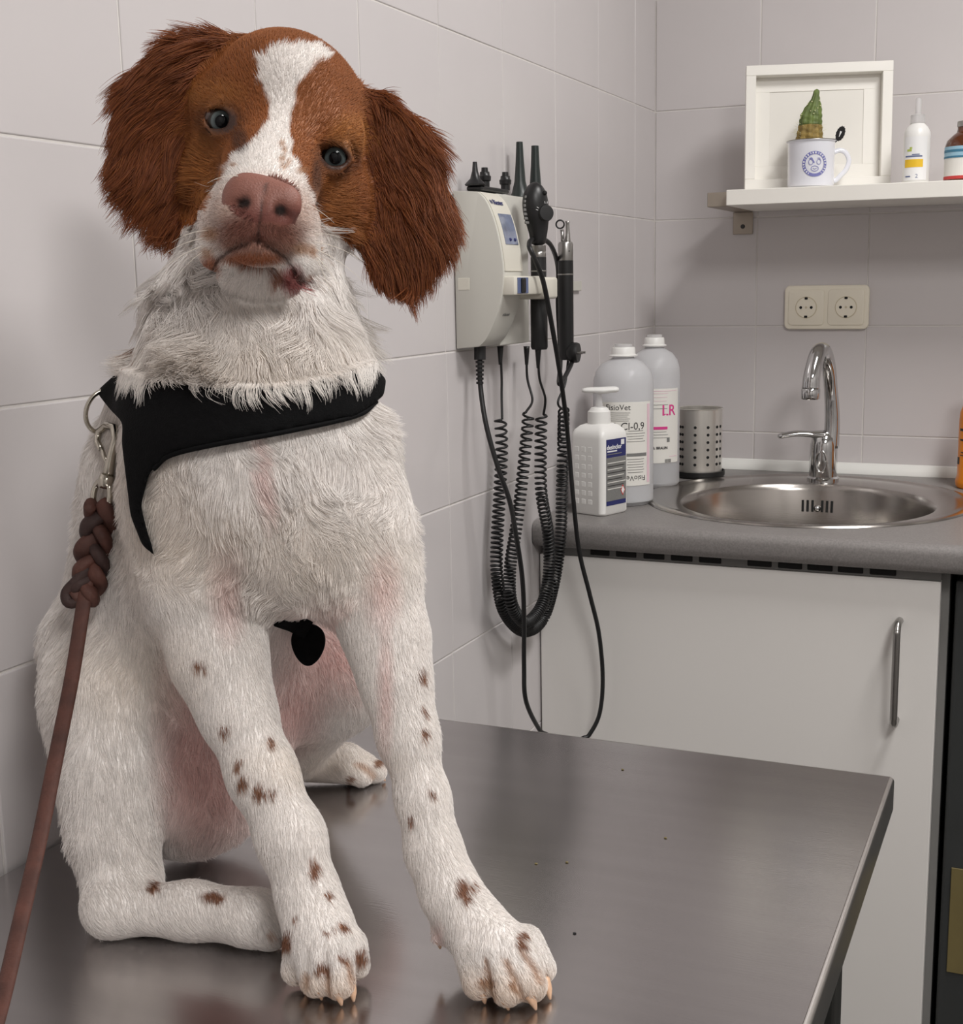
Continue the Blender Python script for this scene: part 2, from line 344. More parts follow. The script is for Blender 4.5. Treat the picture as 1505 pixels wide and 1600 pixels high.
up = tag(new_obj('trim_1', bm_extrude(tr, (0.0015, -0.0012, ZW + 0.0002), (0, 1, 0), (0, 0, 1), (1.248, 0, 0)), 'white_trim', smooth=True), 'white sealing strip where the worktop meets the back wall', 'trim', kind='structure')

sk = thing('round_sink', (SINK_O[0], SINK_O[1], ZW), 'round stainless steel sink set into the grey worktop', 'sink')
bm = bmesh.new(); n = 96
def lerp(a, b, s): return a + (b - a)*s
ringdef = []   # (blend outer->bowl centre, radius, z)
for s, r, z in [(0, SINK_OR, 0.0005), (0, SINK_OR - 0.002, 0.0030), (0, SINK_OR - 0.008, 0.0042), (0, SINK_OR - 0.014, 0.0034), (0, SINK_OR - 0.018, 0.0022), (0.12, SINK_OR - 0.026, 0.0022),
                (1.0, SINK_BR + 0.008, 0.0022), (1, SINK_BR + 0.003, 0.0014), (1, SINK_BR, -0.002), (1, SINK_BR - 0.003, -0.010), (1, SINK_BR - 0.010, -0.075), (1, SINK_BR - 0.018, -0.115), (1, SINK_BR - 0.035, -0.138), (1, SINK_BR - 0.065, -0.148), (1, 0.045, -0.152), (1, 0.040, -0.156)]:
    ringdef.append((lerp(SINK_O[0], SINK_B[0], s), lerp(SINK_O[1], SINK_B[1], s), r, z))
rings = [[bm.verts.new((cx + r*math.cos(2*math.pi*i/n), cy + r*math.sin(2*math.pi*i/n), ZW + z)) for i in range(n)] for cx, cy, r, z in ringdef]
for a, b in zip(rings, rings[1:]):
    for i in range(n): bm.faces.new((a[i], a[(i+1) % n], b[(i+1) % n], b[i]))
bm.faces.new(rings[-1])
bowl = new_obj('bowl', bm, 'sink_steel', sk, smooth=True)
new_obj('drain', bm_lathe([(0, -0.1545), (0.02, -0.1545), (0.03, -0.1535), (0.036, -0.1545), (0.036, -0.1555)], 32, (SINK_B[0], SINK_B[1], ZW)), 'chrome', sk, smooth=True)
ov = on_y(1277, 792, SINK_B[1] + SINK_BR - 0.01)
phi0 = math.atan2(ov[1] - SINK_B[1], ov[0] - SINK_B[0])
def bowl_pt(dphi, dz, off=0.0):
    z = -0.036 + dz; r = SINK_BR - 0.003 - 0.007*((-z - 0.010)/0.065) - off; a = phi0 + dphi
    return (SINK_B[0] + r*math.cos(a), SINK_B[1] + r*math.sin(a), ZW + z)
for k in (-3, -2, -1, 1, 2, 3):
    q = k*0.0085; P = [bowl_pt(-q/ SINK_BR*1.0, s, 0.0006) for s in np.linspace(-0.010, 0.010, 6)]
    new_obj('overflow_slot', bm_tube(P, 0.0021, 8), 'black_recess', bowl)
c = Vector(bowl_pt(0, -0.004, 0.002)); bm = bmesh.new(); bmesh.ops.create_uvsphere(bm, u_segments=16, v_segments=10, radius=0.006)
for v in bm.verts: v.co += c
new_obj('overflow_screw', bm, 'chrome', bowl, smooth='all')

# tap
fx, fy = 0.346, -0.118
tp = thing('mixer_tap', (fx, fy, ZW), 'chrome single-lever mixer tap with gooseneck spout behind the sink', 'tap')
new_obj('tap_body', bm_lathe([(0, 0.002), (0.028, 0.002), (0.028, 0.007), (0.0245, 0.010), (0.024, 0.055), (0.0235, 0.066), (0.021, 0.078), (0.014, 0.086), (0, 0.088)], 40, (fx, fy, ZW)), 'chrome', tp, smooth=True)
P = spline([(fx + .012, fy, ZW + 0.060), (fx + .013, fy + .003, ZW + 0.11), (fx + .010, fy - 0.002, ZW + 0.16), (fx + .007, fy - 0.018, ZW + 0.205), (fx + .003, fy - 0.048, ZW + 0.232), (fx - .001, fy - 0.085, ZW + 0.228), (fx - .005, fy - 0.108, ZW + 0.195), (fx - .006, fy - 0.112, ZW + 0.172)], 60)
new_obj('spout', bm_tube(P, np.interp(np.linspace(0, 1, 61), [0, .3, .8, 1], [.0145, .0118, .0140, .0150]), 18), 'chrome', tp, smooth='all')
new_obj('aerator', bm_lathe([(0, 0), (0.0145, 0), (0.0158, 0.002), (0.0158, 0.016), (0.0145, 0.018), (0, 0.018)], 28, (fx - .006, fy - 0.112, ZW + 0.155)), 'chrome', tp, smooth=True)
P = spline([(fx - .002, fy - .002, ZW + 0.082), (fx - .022, fy - .012, ZW + 0.0845), (fx - .045, fy - .022, ZW + 0.086), (fx - .066, fy - .030, ZW + 0.083), (fx - .074, fy - .034, ZW + 0.081)], 30)
new_obj('lever', bm_tube(P, np.interp(np.linspace(0, 1, 31), [0, .25, .85, 1], [.019, .012, .0095, .006]), 16, flat=0.5, nref=(0, 0, 1)), 'chrome', tp, smooth='all')
bm = bmesh.new()
a = [(0.008*math.cos(q), 0.019*math.sin(q)) for q in np.linspace(0, 2*math.pi, 25)[:-1]]
new_obj('body_loop', bm_tube([(fx - .006 + x*1.2 + .006, fy - 0.0245, ZW + 0.038 + z) for x, z in a], 0.002, 8, closed=True), 'chrome', tp, smooth='all')

# ---------------------------------------------------------------- space right of the cabinet
fr = thing('dark_space_block', (0.88, -0.32, 0), 'dark grey block added in place of the shaded open space right of the white cabinet', 'filler')  # added dark block, stands for the shade of the open space under the worktop
new_obj('body', bm_box((0.606, -0.56, 0.0), (1.2, -0.03, 0.832), 0.003), 'dark_metal', fr)
new_obj('front', bm_box((0.607, -0.598, 0.03), (1.2, -0.561, 0.826), 0.004), 'dark_space_front', fr)
new_obj('notice', bm_box((0.6195, -0.6005, 0.25), (0.83, -0.5985, 0.41), 0.0005, 1), 'ochre_board', fr)
tag(new_obj('worktop_support', bm_box((1.205, -0.6, 0), (1.24, -0.02, ZW - 0.041), 0.002), 'cabinet_grey'), 'grey end panel carrying the far end of the worktop', 'panel')

# ---------------------------------------------------------------- double socket
so = thing('double_socket', (0.3255, 0, 1.184), 'cream double power socket on the back wall above the tap', 'socket')
def rrect(w, h, r, n=6):
    pts = []
    for cx, cy, a0 in ((w/2 - r, h/2 - r, 0), (-w/2 + r, h/2 - r, 90), (-w/2 + r, -h/2 + r, 180), (w/2 - r, -h/2 + r, 270)):
        for k in range(n + 1): a = math.radians(a0 + 90*k/n); pts.append((cx + r*math.cos(a), cy + r*math.sin(a)))
    return pts
sc = (0.3255, -0.0008, 1.184)
new_obj('frame', bm_extrude(rrect(.151, .079, .010), sc, (1, 0, 0), (0, 0, 1), (0, -0.009, 0), 0.003, 3), 'socket_plastic', so, smooth=True)
for dx in (-0.0355, 0.0355):
    c = (sc[0] + dx, -0.0099, sc[2])
    ins = new_obj('insert', bm_extrude(rrect(.064, .064, .007), c, (1, 0, 0), (0, 0, 1), (0, -0.0022, 0), 0.0012, 2), 'socket_plastic', so, smooth=True)
    def disc(name, r, y, d, m, ox=0, oz=0, par=ins, nn=32):
        b = bm_lathe([(0, 0), (r, 0), (r, d), (0, d)], nn); bmesh.ops.transform(b, matrix=Matrix.Translation((c[0] + ox, y, c[2] + oz)) @ Matrix.Rotation(math.pi/2, 4, 'X'), verts=b.verts)
        return new_obj(name, b, m, par, smooth=True)
    disc('well', 0.0195, -0.0121, 0.0006, 'socket_shadow')
    disc('well_floor', 0.0178, -0.0127, 0.0003, 'socket_plastic')
    for s in (-1, 1):
        disc('pin_hole', 0.0026, -0.0129, 0.0006, 'black_recess', ox=s*0.0095, nn=14)
        new_obj('earth_clip', bm_box((c[0] - .0028, -0.0150, c[2] + s*.0165 - .002), (c[0] + .0028, -0.0128, c[2] + s*.0165 + .002), 0.0008, 1), 'black_recess', ins)
    disc('screw', 0.0022, -0.0129, 0.0005, 'socket_shadow', nn=14)

# ---------------------------------------------------------------- wall shelf and what stands on it
ZS = 1.384; SY = -0.222; SX0 = 0.190
sh = thing('wall_shelf', (0.7, -0.1, ZS), 'white wall shelf on metal brackets above the socket', 'shelf')
new_obj('board', bm_box((SX0, SY, ZS - 0.0255), (1.15, -0.002, ZS), 0.001, 1), 'white_paint', sh)
mat('bracket_metal', lin(168, 158, 146), 0.35, 0.7, noise=0.04, scale=40)
for x0 in (0.151, 1.152):
    bk = new_obj('bracket', bm_extrude([(0, -0.1), (-.003, -.003), (-.195, -.003), (-.195, .021), (-.192, .021), (-.192, 0), (0, 0)][1:] , (x0, -0.0015, ZS - 0.0225), (0, 1, 0), (0, 0, 1), (0.0375, 0, 0), 0.0008, 1), 'bracket_metal', sh)
    new_obj('wall_plate', bm_box((x0, -0.0045, ZS - 0.066), (x0 + 0.0365, -0.0012, ZS - 0.0258), 0.0009, 1), 'bracket_metal', bk)
    b = bm_lathe([(0, 0), (0.0042, 0), (0.0036, 0.0015), (0, 0.0018)], 14); bmesh.ops.transform(b, matrix=Matrix.Translation((x0 + .0183, -0.0045, ZS - 0.052)) @ Matrix.Rotation(math.pi/2, 4, 'X'), verts=b.verts)
    new_obj('screw', b, 'dark_metal', bk)

# picture frame: stands turned towards the room
fw, fh = 0.243, 0.206
fa = math.radians(15); fex = Vector((math.cos(fa), math.sin(fa), 0)); lean = math.radians(4)
fnrm = Vector((math.sin(fa), -math.cos(fa), 0))
fez = (Vector((0, 0, 1))*math.cos(lean) - fnrm*math.sin(lean)); fn2 = fex.cross(fez)
fo = Vector((0.1985, -0.128, ZS + 0.0016))
pf = thing('picture_frame', (fo.x + .12, fo.y + .03, ZS), 'white picture frame with a blank mount standing on the shelf', 'picture frame')
def fbox(name, x0, x1, z0, z1, d0, d1, m, bevel=0.0008):
    b = bm_box((x0, z0, d0), (x1, z1, d1), bevel, 1)
    mtx = Matrix((fex, fez, fn2)).transposed().to_4x4(); mtx.translation = fo
    bmesh.ops.transform(b, matrix=mtx, verts=b.verts); return new_obj(name, b, m, pf)
fb = 0.017
fbox('rail', 0, fw, 0, fb, 0, .03, 'white_paint'); fbox('rail', 0, fw, fh - fb, fh, 0, .03, 'white_paint')
fbox('stile', 0, fb, fb, fh - fb, 0, .03, 'white_paint'); fbox('stile', fw - fb, fw, fb, fh - fb, 0, .03, 'white_paint')
fbox('backing', fb, fw - fb, fb, fh - fb, 0.004, 0.008, 'mat_board', 0)
for a in ((fb, fw - fb, fb, fb + .024), (fb, fw - fb, fh - fb - .024, fh - fb), (fb, fb + .024, fb + .024, fh - fb - .024), (fw - fb - .028, fw - fb, fb + .024, fh - fb - .024)):
    fbox('mount_strip', *a, 0.008, 0.0092, 'white_paint', 0.0003)

# enamel mug with cactus
mx, my = 0.320, -0.168
mg = thing('enamel_mug', (mx, my, ZS), 'white enamel mug with a round violet logo holding the cactus', 'mug')
bm = bm_lathe([(0, 0.001), (0.034, 0.001), (0.0375, 0.003), (0.0382, 0.006), (0.0384, 0.070), (0.0392, 0.0745), (0.0412, 0.0752), (0.0412, 0.0765), (0.0392, 0.0770), (0.0372, 0.0755), (0.0366, 0.070), (0.036, 0.006), (0, 0.005)], 56, (mx, my, ZS))
new_obj('cup', bm, 'enamel', mg, smooth=True)
new_obj('rim', bm_tube([(mx + .0402*math.cos(a), my + .0402*math.sin(a), ZS + .0764) for a in np.linspace(0, 2*math.pi, 57)[:-1]], 0.0012, 8, closed=True), 'satin_steel', mg, smooth='all')
ha = math.radians(18); hd = Vector((math.cos(ha), math.sin(ha), 0))
P = spline([tuple(Vector((mx, my, ZS + z)) + hd*r) for r, z in ((0.037, 0.058), (0.047, 0.061), (0.057, 0.056), (0.062, 0.044), (0.058, 0.030), (0.049, 0.020), (0.042, 0.013), (0.0375, 0.012))], 40)
new_obj('handle', bm_tube(P, 0.0042, 10, flat=0.55), 'enamel', mg, smooth='all')
la = math.atan2(CAM[1] - my, CAM[0] - mx) + 0.16; wr = (mx, my, 0.0386, la, ZS + 0.037)
def ring_me(r0, r1, n=40, a0=0, a1=2*math.pi, sx=1.0):
    bm = bmesh.new(); vs = []
    for k in range(n + 1):
        a = a0 + (a1 - a0)*k/n; vs.append((bm.verts.new((r0*math.cos(a)*sx, r0*math.sin(a), 0.0003)), bm.verts.new((r1*math.cos(a)*sx, r1*math.sin(a), 0.0003))))
    for (p, q), (r, s) in zip(vs, vs[1:]): bm.faces.new((p, q, s, r))
    me = bpy.data.meshes.new('ring'); bm.to_mesh(me); bm.free(); return me
lg = new_obj('logo', place_mesh(ring_me(0.0155, 0.0205), (0, 0, 0), (1, 0, 0), (0, 1, 0), wr), 'violet_print', mg)
for k in range(22):
    a = math.radians(-55 + 290*k/21); 
    me = ring_me(0.0165, 0.0195, 2, a, a + math.radians(6 if k % 3 else 3)); 
    for v in me.vertices: v.co.z += 0.0003
    new_obj('logo_letter', place_mesh(me, (0, 0, 0), (1, 0, 0), (0, 1, 0), wr), 'white_print', lg)
def stroke(pts, w, m, parent, z=0.0004):
    bm = bmesh.new(); vs = []
    P = np.array(pts, float); T = np.gradient(P, axis=0); T /= np.linalg.norm(T, axis=1)[:, None]; N = np.stack([-T[:, 1], T[:, 0]], 1)
    for p, q in zip(P, N): vs.append((bm.verts.new((*(p - q*w/2), z)), bm.verts.new((*(p + q*w/2), z))))
    for (p, q), (r, s) in zip(vs, vs[1:]): bm.faces.new((p, q, s, r))
    me = bpy.data.meshes.new('stroke'); bm.to_mesh(me); bm.free(); return new_obj('logo_line', place_mesh(me, (0, 0, 0), (1, 0, 0), (0, 1, 0), wr), m, parent)
circ = lambda cx, cy, rx, ry: [(cx + rx*math.cos(a), cy + ry*math.sin(a)) for a in np.linspace(0, 2*math.pi, 18)]
for pts in (circ(0, -.0075, .006, .0042), circ(-.0065, .003, .0035, .0045), circ(.0065, .003, .0035, .004), [(-.009, .0085), (-.005, .010), (-.002, .004)], [(.004, .009), (.008, .009), (.010, .004)], [(-.003, -.007), (0, -.0085), (.003, -.007)]):
    stroke(pts, 0.0009, 'violet_print', lg)
stroke([(-.0075, .0095), (-.004, .0065), (-.001, .0015)], .0022, 'violet_print', lg)

soil = tag(new_obj('potting_soil', bm_lathe([(0, 0.062), (0.0355, 0.062), (0.0355, 0.072), (0.03, 0.0745), (0.018, 0.076), (0, 0.0765)], 40, (mx, my, ZS)), 'potting_soil', smooth=True), 'brown potting soil filling the enamel mug', 'soil')
ct = thing('cactus', (mx, my, ZS + .076), 'pointed green cactus with a brown corky foot growing from the mug', 'cactus')
def cactus(z0, z1, mt, name, nz=26, na=48):
    bm = bmesh.new(); rows = []
    for i in range(nz + 1):
        z = z0 + (z1 - z0)*i/nz; s = z/0.084
        r = np.interp(s, [0, .06, .2, .34, .5, .66, .78, .86, .94, .985, 1.0], [.0195, .0205, .019, .0175, .0165, .0125, .0075, .0052, .0047, .003, .0003])
        cx = mx - 0.004 + np.interp(s, [0, .5, .8, 1], [0, .002, .0085, .0105]); cy = my
        rows.append([bm.verts.new((cx + r*(1 + .10*math.cos(9*a) + .035*math.sin(s*55 + 3*a))*math.cos(a), cy + r*(1 + .10*math.cos(9*a) + .035*math.sin(s*55 + 3*a))*math.sin(a), ZS + .076 + z)) for a in np.linspace(0, 2*math.pi, na + 1)[:-1]])
    for a, b in zip(rows, rows[1:]):
        for k in range(na): bm.faces.new((a[k], a[(k+1) % na], b[(k+1) % na], b[k]))
    bm.faces.new(rows[0][::-1]); bm.faces.new(rows[-1])
    return new_obj(name, bm, mt, ct, smooth='all')
cactus(-0.002, 0.0265, 'cactus_old', 'corky_base', 12); stem_o = cactus(0.0262, 0.084, 'cactus_skin', 'stem')
for k in range(34):
    s = random.uniform(.36, .85); a = random.uniform(0, 2*math.pi); r = np.interp(s, [.34, .5, .66, .78, .86], [.0178, .0168, .0128, .0078, .0054])
    c = Vector((mx - .004 + np.interp(s, [0, .5, .8, 1], [0, .002, .0085, .0105]) + r*1.02*math.cos(a), my + r*1.02*math.sin(a), ZS + .076 + s*.084))
    bm = bmesh.new(); bmesh.ops.create_icosphere(bm, subdivisions=1, radius=0.0012, matrix=Matrix.Translation(c)); new_obj('areole', bm, 'cactus_wool', stem_o)
bm = bmesh.new()
for k in range(70):
    s = random.uniform(.02, .34); a = random.uniform(0, 2*math.pi); r = .0195
    p = Vector((mx - .004 + r*math.cos(a), my + r*math.sin(a), ZS + .076 + s*.084)); d = Vector((math.cos(a), math.sin(a), random.uniform(-.3, .9))).normalized()*random.uniform(.004, .010)
    bm_tube([p, p + d*.5, p + d], [.00028, .0002, .00006], 4, bm=bm)
tag(new_obj('spines', bm, 'cactus_wool', ct), kind='stuff')
# black pick standing in the mug
pk = thing('plant_pick', (mx + .036, my + .004, ZS + .07), 'small black oval plant pick with a pale mark stuck in the mug', 'plant pick')
pc = Vector((mx + .0465, my + .004, ZS + .0865)); tilt = Matrix.Rotation(math.radians(20), 4, 'Y')
bm = bmesh.new()
pts = []
for k in range(56):
    a = 2*math.pi*k/56; r = 1.0 + (.09 if k % 4 == 0 else 0); pts.append((.0068*r*math.cos(a), .0118*r*math.sin(a)))
b = bm_extrude(pts, (0, 0, 0), (1, 0, 0), (0, 0, 1), (0, -.003, 0)); bmesh.ops.transform(b, matrix=Matrix.Translation(pc) @ tilt, verts=b.verts)
new_obj('oval_tag', b, 'black_plastic', pk)
b = bm_extrude([(-.0016, .0035), (.0018, .0035), (.0004, -.0055), (-.0004, -.0055)], (0, -.0031, 0), (1, 0, 0), (0, 0, 1), (0, -.0003, 0)); bmesh.ops.transform(b, matrix=Matrix.Translation(pc) @ tilt, verts=b.verts)
new_obj('pale_mark', b, 'white_print', pk)
new_obj('stick', bm_tube([(mx + .034, my + .003, ZS + .070), (mx + .0425, my + .0025, ZS + .0765)], .0011, 8), 'black_plastic', pk)

# white spray bottle and amber bottle
bx, by = 0.4875, -0.155
wb = thing('white_bottle', (bx, by, ZS), 'slim white bottle with a yellow label band on the shelf', 'bottle')
new_obj('bottle_body', bm_lathe([(0, .0005), (.019, .0005), (.0208, .003), (.0210, .075), (.0205, .082), (.0165, .090), (.0115, .095), (.0105, .097), (0, .097)], 40, (bx, by, ZS)), 'white_bottle', wb, smooth=True)
new_obj('collar', bm_lathe([(0, .0965), (.0115, .0965), (.0118, .098), (.0112, .109), (.0060, .1105), (0, .1105)], 32, (bx, by, ZS)), 'frosted_plastic', wb, smooth=True)
new_obj('nozzle', bm_lathe([(0, .110), (.0048, .110), (.0044, .134), (.0028, .1362), (0, .1362)], 20, (bx, by, ZS)), 'frosted_plastic', wb, smooth=True)
la = math.atan2(CAM[1] - by, CAM[0] - bx); W = lambda z, da=0.0, R=.0211: (bx, by, R, la + da, ZS + z)
lb = patch('label', .040, .068, 'white_print', wb, wrap=W(.040, -.1, .02105))
patch('yellow_band', .031, .0125, 'yellow_print', lb, wrap=W(.0325, -.22, .0214))
patch('print_line', .028, .0022, 'blue_grey_print', lb, wrap=W(.0435, -.22, .0214), nx=10); patch('print_line', .012, .0014, 'blue_grey_print', lb, wrap=W(.0462, -.05, .0214), nx=6); patch('green_mark', .008, .0035, 'green_print', lb, wrap=W(.053, -.55, .0214), nx=4)
patch('green_mark', .004, .003, 'green_print', lb, wrap=W(.0565, -.43, .0214), nx=4)
patch('print_line', .009, .002, 'blue_grey_print', lb, wrap=W(.012, -.62, .0214), nx=4); text('print', '2', .009, 'blue_grey_print', lb, wrap=W(.012, .05, .0214))
bx, by = 0.5605, -0.150
ab = thing('amber_bottle', (bx, by, ZS), 'brown glass bottle with a blue and white label on the shelf', 'bottle')
new_obj('glass', bm_lathe([(0, .0005), (.0275, .0005), (.0295, .003), (.0295, .058), (.027, .066), (.019, .074), (.0125, .079), (.0115, .083), (.0115, .0885), (0, .0885)], 44, (bx, by, ZS)), 'amber_glass', ab, smooth=True)
new_obj('crimp_cap', bm_lathe([(0, .0875), (.0122, .0875), (.0124, .0885), (.0122, .0952), (.0112, .0962), (.005, .0965), (0, .0965)], 32, (bx, by, ZS)), 'satin_steel', ab, smooth=True)
la = math.atan2(CAM[1] - by, CAM[0] - bx); W = lambda z, da=0.0, R=.0296: (bx, by, R, la + da, ZS + z)
lb = patch('label', .120, .050, 'label_paper', ab, wrap=W(.031), nx=36)
patch('sky_band', .120, .018, 'sky_print', lb, wrap=W(.047, 0, .0299), nx=36); patch('teal_line', .120, .004, 'teal_print', lb, wrap=W(.049, 0, .0302), nx=36); patch('teal_line', .120, .003, 'teal_print', lb, wrap=W(.0395, 0, .0302), nx=36)
patch('red_band', .120, .005, 'red_print', lb, wrap=W(.0075, 0, .0299), nx=36)

# ---------------------------------------------------------------- bottles on the worktop
# white pump dispenser
ex = Vector((.94, -.342, 0)); ey = Vector((.342, .94, 0)); hw = .0325
pcn = Vector((.0915, -.578, 0)) - ex*hw + ey*hw; Z0 = ZW + .0006
pd = thing('pump_bottle', (pcn.x, pcn.y, ZW), 'square white pump dispenser with a navy and grey label on the worktop', 'bottle')
bm = bmesh.new(); rows = []
for z, s in ((0, .93), (.003, 1.0), (.118, 1.0), (.124, .985), (.130, .90), (.136, .70), (.139, .48)):
    rows.append([bm.verts.new(pcn + ex*(x*s) + ey*(y*s) + Vector((0, 0, Z0 + z))) for x, y in rrect(2*hw, 2*hw, .009, 5)])
for a, b in zip(rows, rows[1:]):
    for k in range(len(a)): bm.faces.new((a[k], a[(k+1) % len(a)], b[(k+1) % len(a)], b[k]))
bm.faces.new(rows[0][::-1]); bm.faces.new(rows[-1])
body = new_obj('bottle_body', bm, 'white_bottle', pd, smooth=True)
for i in range(3):
    for j in range(7):
        c = pcn - ey*(hw - .0008) + ex*(-.018 + i*.013) + Vector((0, 0, Z0 + .020 + j*.0135))
        b = bm_box((-.0045, -.0012, -.0045), (.0045, .0012, .0045), .001, 1); mtx = Matrix((ex, ey, Vector((0, 0, 1)))).transposed().to_4x4(); mtx.translation = c
        bmesh.ops.transform(b, matrix=mtx, verts=b.verts); new_obj('grip_bump', b, 'white_bottle', body)
cz = (pcn.x, pcn.y, Z0)
new_obj('collar', bm_lathe([(0, .138), (.0175, .138), (.018, .140), (.0175, .157), (.015, .159), (.0125, .163), (.006, .164), (0, .164)], 36, cz), 'white_bottle', pd, smooth=True)
new_obj('pump_stem', bm_lathe([(0, .163), (.0062, .163), (.005, .172), (.0038, .183), (0, .183)], 24, cz), 'frosted_plastic', pd, smooth=True)
nd = Vector((-.80, .6, 0)).normalized(); nd = Vector((-.92, -.39, 0)).normalized()
pcn = pcn - nd*.004
P = [tuple(pcn - nd*.026 + Vector((0, 0, Z0 + .190))), tuple(pcn - nd*.014 + Vector((0, 0, Z0 + .190))), tuple(pcn + Vector((0, 0, Z0 + .189))), tuple(pcn + nd*.012 + Vector((0, 0, Z0 + .1895))), tuple(pcn + nd*.030 + Vector((0, 0, Z0 + .1895)))]
new_obj('pump_head', bm_tube(spline(P, 20), np.interp(np.linspace(0, 1, 21), [0, .1, .5, .9, 1], [.006, .010, .0115, .009, .006]), 14, flat=.48, nref=(0, 0, 1)), 'white_bottle', pd, smooth='all')
pcn = pcn + nd*.004; lo = pcn + ex*(hw + .0003); lax, lay = ey, Vector((0, 0, 1))
def pl(name, x0, x1, z0, z1, m, lift=0.0, par=None):
    b = bm_box((x0, z0, 0), (x1, z1, .0003)); mtx = Matrix((lax, lay, ex)).transposed().to_4x4(); mtx.translation = lo + ex*lift + Vector((0, 0, Z0)); bmesh.ops.transform(b, matrix=mtx, verts=b.verts); return new_obj(name, b, m, par or body)
lab = pl('label', -.0235, .0245, .015, .117, 'navy_print')
pl('grey_panel', -.0235, .0245, .022, .089, 'grey_print', .0003, lab)
text('print', 'desinclor', .0098, 'white_print', lab, lo + ex*.0004 + lax*(-.0045) + Vector((0, 0, Z0 + .1045)), lax, lay, bold=.0002)
pl('print_bar', -.0215, .002, .0975, .0995, 'white_print', .0003, lab); pl('print_bar', -.0215, .014, .0935, .0948, 'grey_print', .0003, lab); pl('print_bar', .012, .020, .107, .115, 'white_print', .0003, lab)
for k in range(9): pl('print_line', -.0215, .0225 - .004*(k % 3), .080 - .005*k, .0812 - .005*k, 'dark_print' if k % 2 else 'label_paper', .0007, lab).scale = (1, 1, 1)
b = bm_extrude([(0, -.0085), (.0055, 0), (0, .0085), (-.0055, 0)], lo + ex*.0006 + lax*.016 + Vector((0, 0, Z0 + .036)), lax, lay, ex*.0003); hz = new_obj('hazard_mark', b, 'red_print', lab)
b = bm_extrude([(0, -.006), (.0038, 0), (0, .006), (-.0038, 0)], lo + ex*.0010 + lax*.016 + Vector((0, 0, Z0 + .036)), lax, lay, ex*.0002); new_obj('hazard_field', b, 'white_print', lab)

def infusion(name, x, y, R, H, label, cap, da, build):
    t = thing(name, (x, y, ZW), label, 'bottle', 'infusion bottles on the worktop'); zb = ZW + .0006
    sy = .96
    outer = [(0, .0), (R*.90, .0), (R, .006), (R, H*.74), (R*.985, H*.78), (R*.9, H*.835), (R*.7, H*.88), (R*.45, H*.905), (R*.36, H*.915), (R*.36, H*.935)]
    inner = [(R*.36 - .001, H*.935), (R*.36 - .001, H*.915), (R*.7 - .001, H*.878), (R*.9 - .001, H*.833), (R - .0012, H*.74), (R - .0012, .007), (0, .0015)]
    new_obj('bottle_wall', bm_lathe(outer + inner, 56, (x, y, zb)), 'clear_plastic', t, smooth=True)
    new_obj('liquid', bm_lathe([(0, .002), (R - .0022, .0075), (R - .0022, cap), (0, cap)], 48, (x, y, zb)), 'saline', t, smooth=True)
    cp = new_obj('cap', bm_lathe([(0, H*.925), (R*.47, H*.925), (R*.48, H*.932), (R*.40, H*.938), (R*.385, H*.975), (R*.36, H*.982), (0, H*.984)], 36, (x, y, zb)), 'white_bottle', t, smooth=True)
    new_obj('seal', bm_lathe([(0, H*.983), (R*.30, H*.983), (R*.29, H), (0, H)], 28, (x, y, zb)), 'frosted_plastic', t, smooth=True)
    la = math.atan2(CAM[1] - y, CAM[0] - x) + da
    build(t, lambda z, d=0.0, e=0.0: (x, y, R + .0004 + e, la + d, zb + z), R)
def lab1(t, W, R):
    l = patch('label', .088, .133, 'label_paper', t, wrap=W(.100), nx=30)
    text('print', 'FisioVet', .0125, 'dark_print', l, wrap=W(.158, -.30, .0004))
    text('print', 'NaCl-0,9', .0165, 'dark_print', l, wrap=W(.128, .0, .0004))
    for k in range(10): patch('print_line', .034 - .004*(k % 3), .0007, 'grey_print', l, wrap=W(.150 - .0032*k if k < 5 else .121 - .0042*(k - 5), -.25 if k < 5 else .30, .0004), nx=10)
    patch('grey_bar', .038, .005, 'grey_print', l, wrap=W(.083, .32, .0004), nx=10)
    for k in range(6): patch('print_line', .030 - .003*(k % 2), .0007, 'grey_print', l, wrap=W(.076 - .0042*k, .30, .0004), nx=10)
    o = text('print', 'FisioVet', .0115, 'dark_print', l, wrap=(W(0)[0], W(0)[1], -(W(0)[2] + .0004), W(0)[3] + math.pi + .28, W(.046)[4]))
    me = o.data
    for v in me.vertices:   # the second name is printed upside down
        a = math.atan2(v.co.y - W(0)[1], v.co.x - W(0)[0]); zc = W(.046)[4]; v.co.z = 2*zc - v.co.z
    patch('pale_strip', .006, .125, 'pale_pink_print', l, wrap=W(.100, .80, .0004), nx=6)
def lab2(t, W, R):
    l = patch('label', .062, .128, 'label_paper', t, wrap=W(.108), nx=24)
    text('print', 'LR', .026, 'pink_print', l, wrap=W(.134, .18, .0004), bold=.0003)
    patch('pink_bar', .030, .0048, 'pink_print', l, wrap=W(.1045, -.22, .0004), nx=12)
    text('print', 'B. BRAUN', .0062, 'dark_print', l, wrap=W(.070, -.18, .0004), bold=.0003)
    for k in range(8): patch('print_line', .030 - .003*(k % 3), .0007, 'grey_print' if k > 2 else 'pale_pink_print', l, wrap=W(.164 - .0065*k if k < 5 else .098 - .005*(k - 5), -.20, .0004), nx=10)
    patch('print_line', .05, .0011, 'pale_pink_print', l, wrap=W(.168, 0, .0004), nx=14)
    patch('print_line', .018, .0012, 'pale_pink_print', l, wrap=W(.055, .4, .0004), nx=8)
    patch('code_mark', .0055, .008, 'grey_print', l, wrap=W(.084, .15, .0004), nx=4)
    for k in range(7): patch('barcode_bar', .0007 + .0006*(k % 2), .006, 'dark_print', l, wrap=W(.0475, .02 + .042*k, .0004), nx=2)
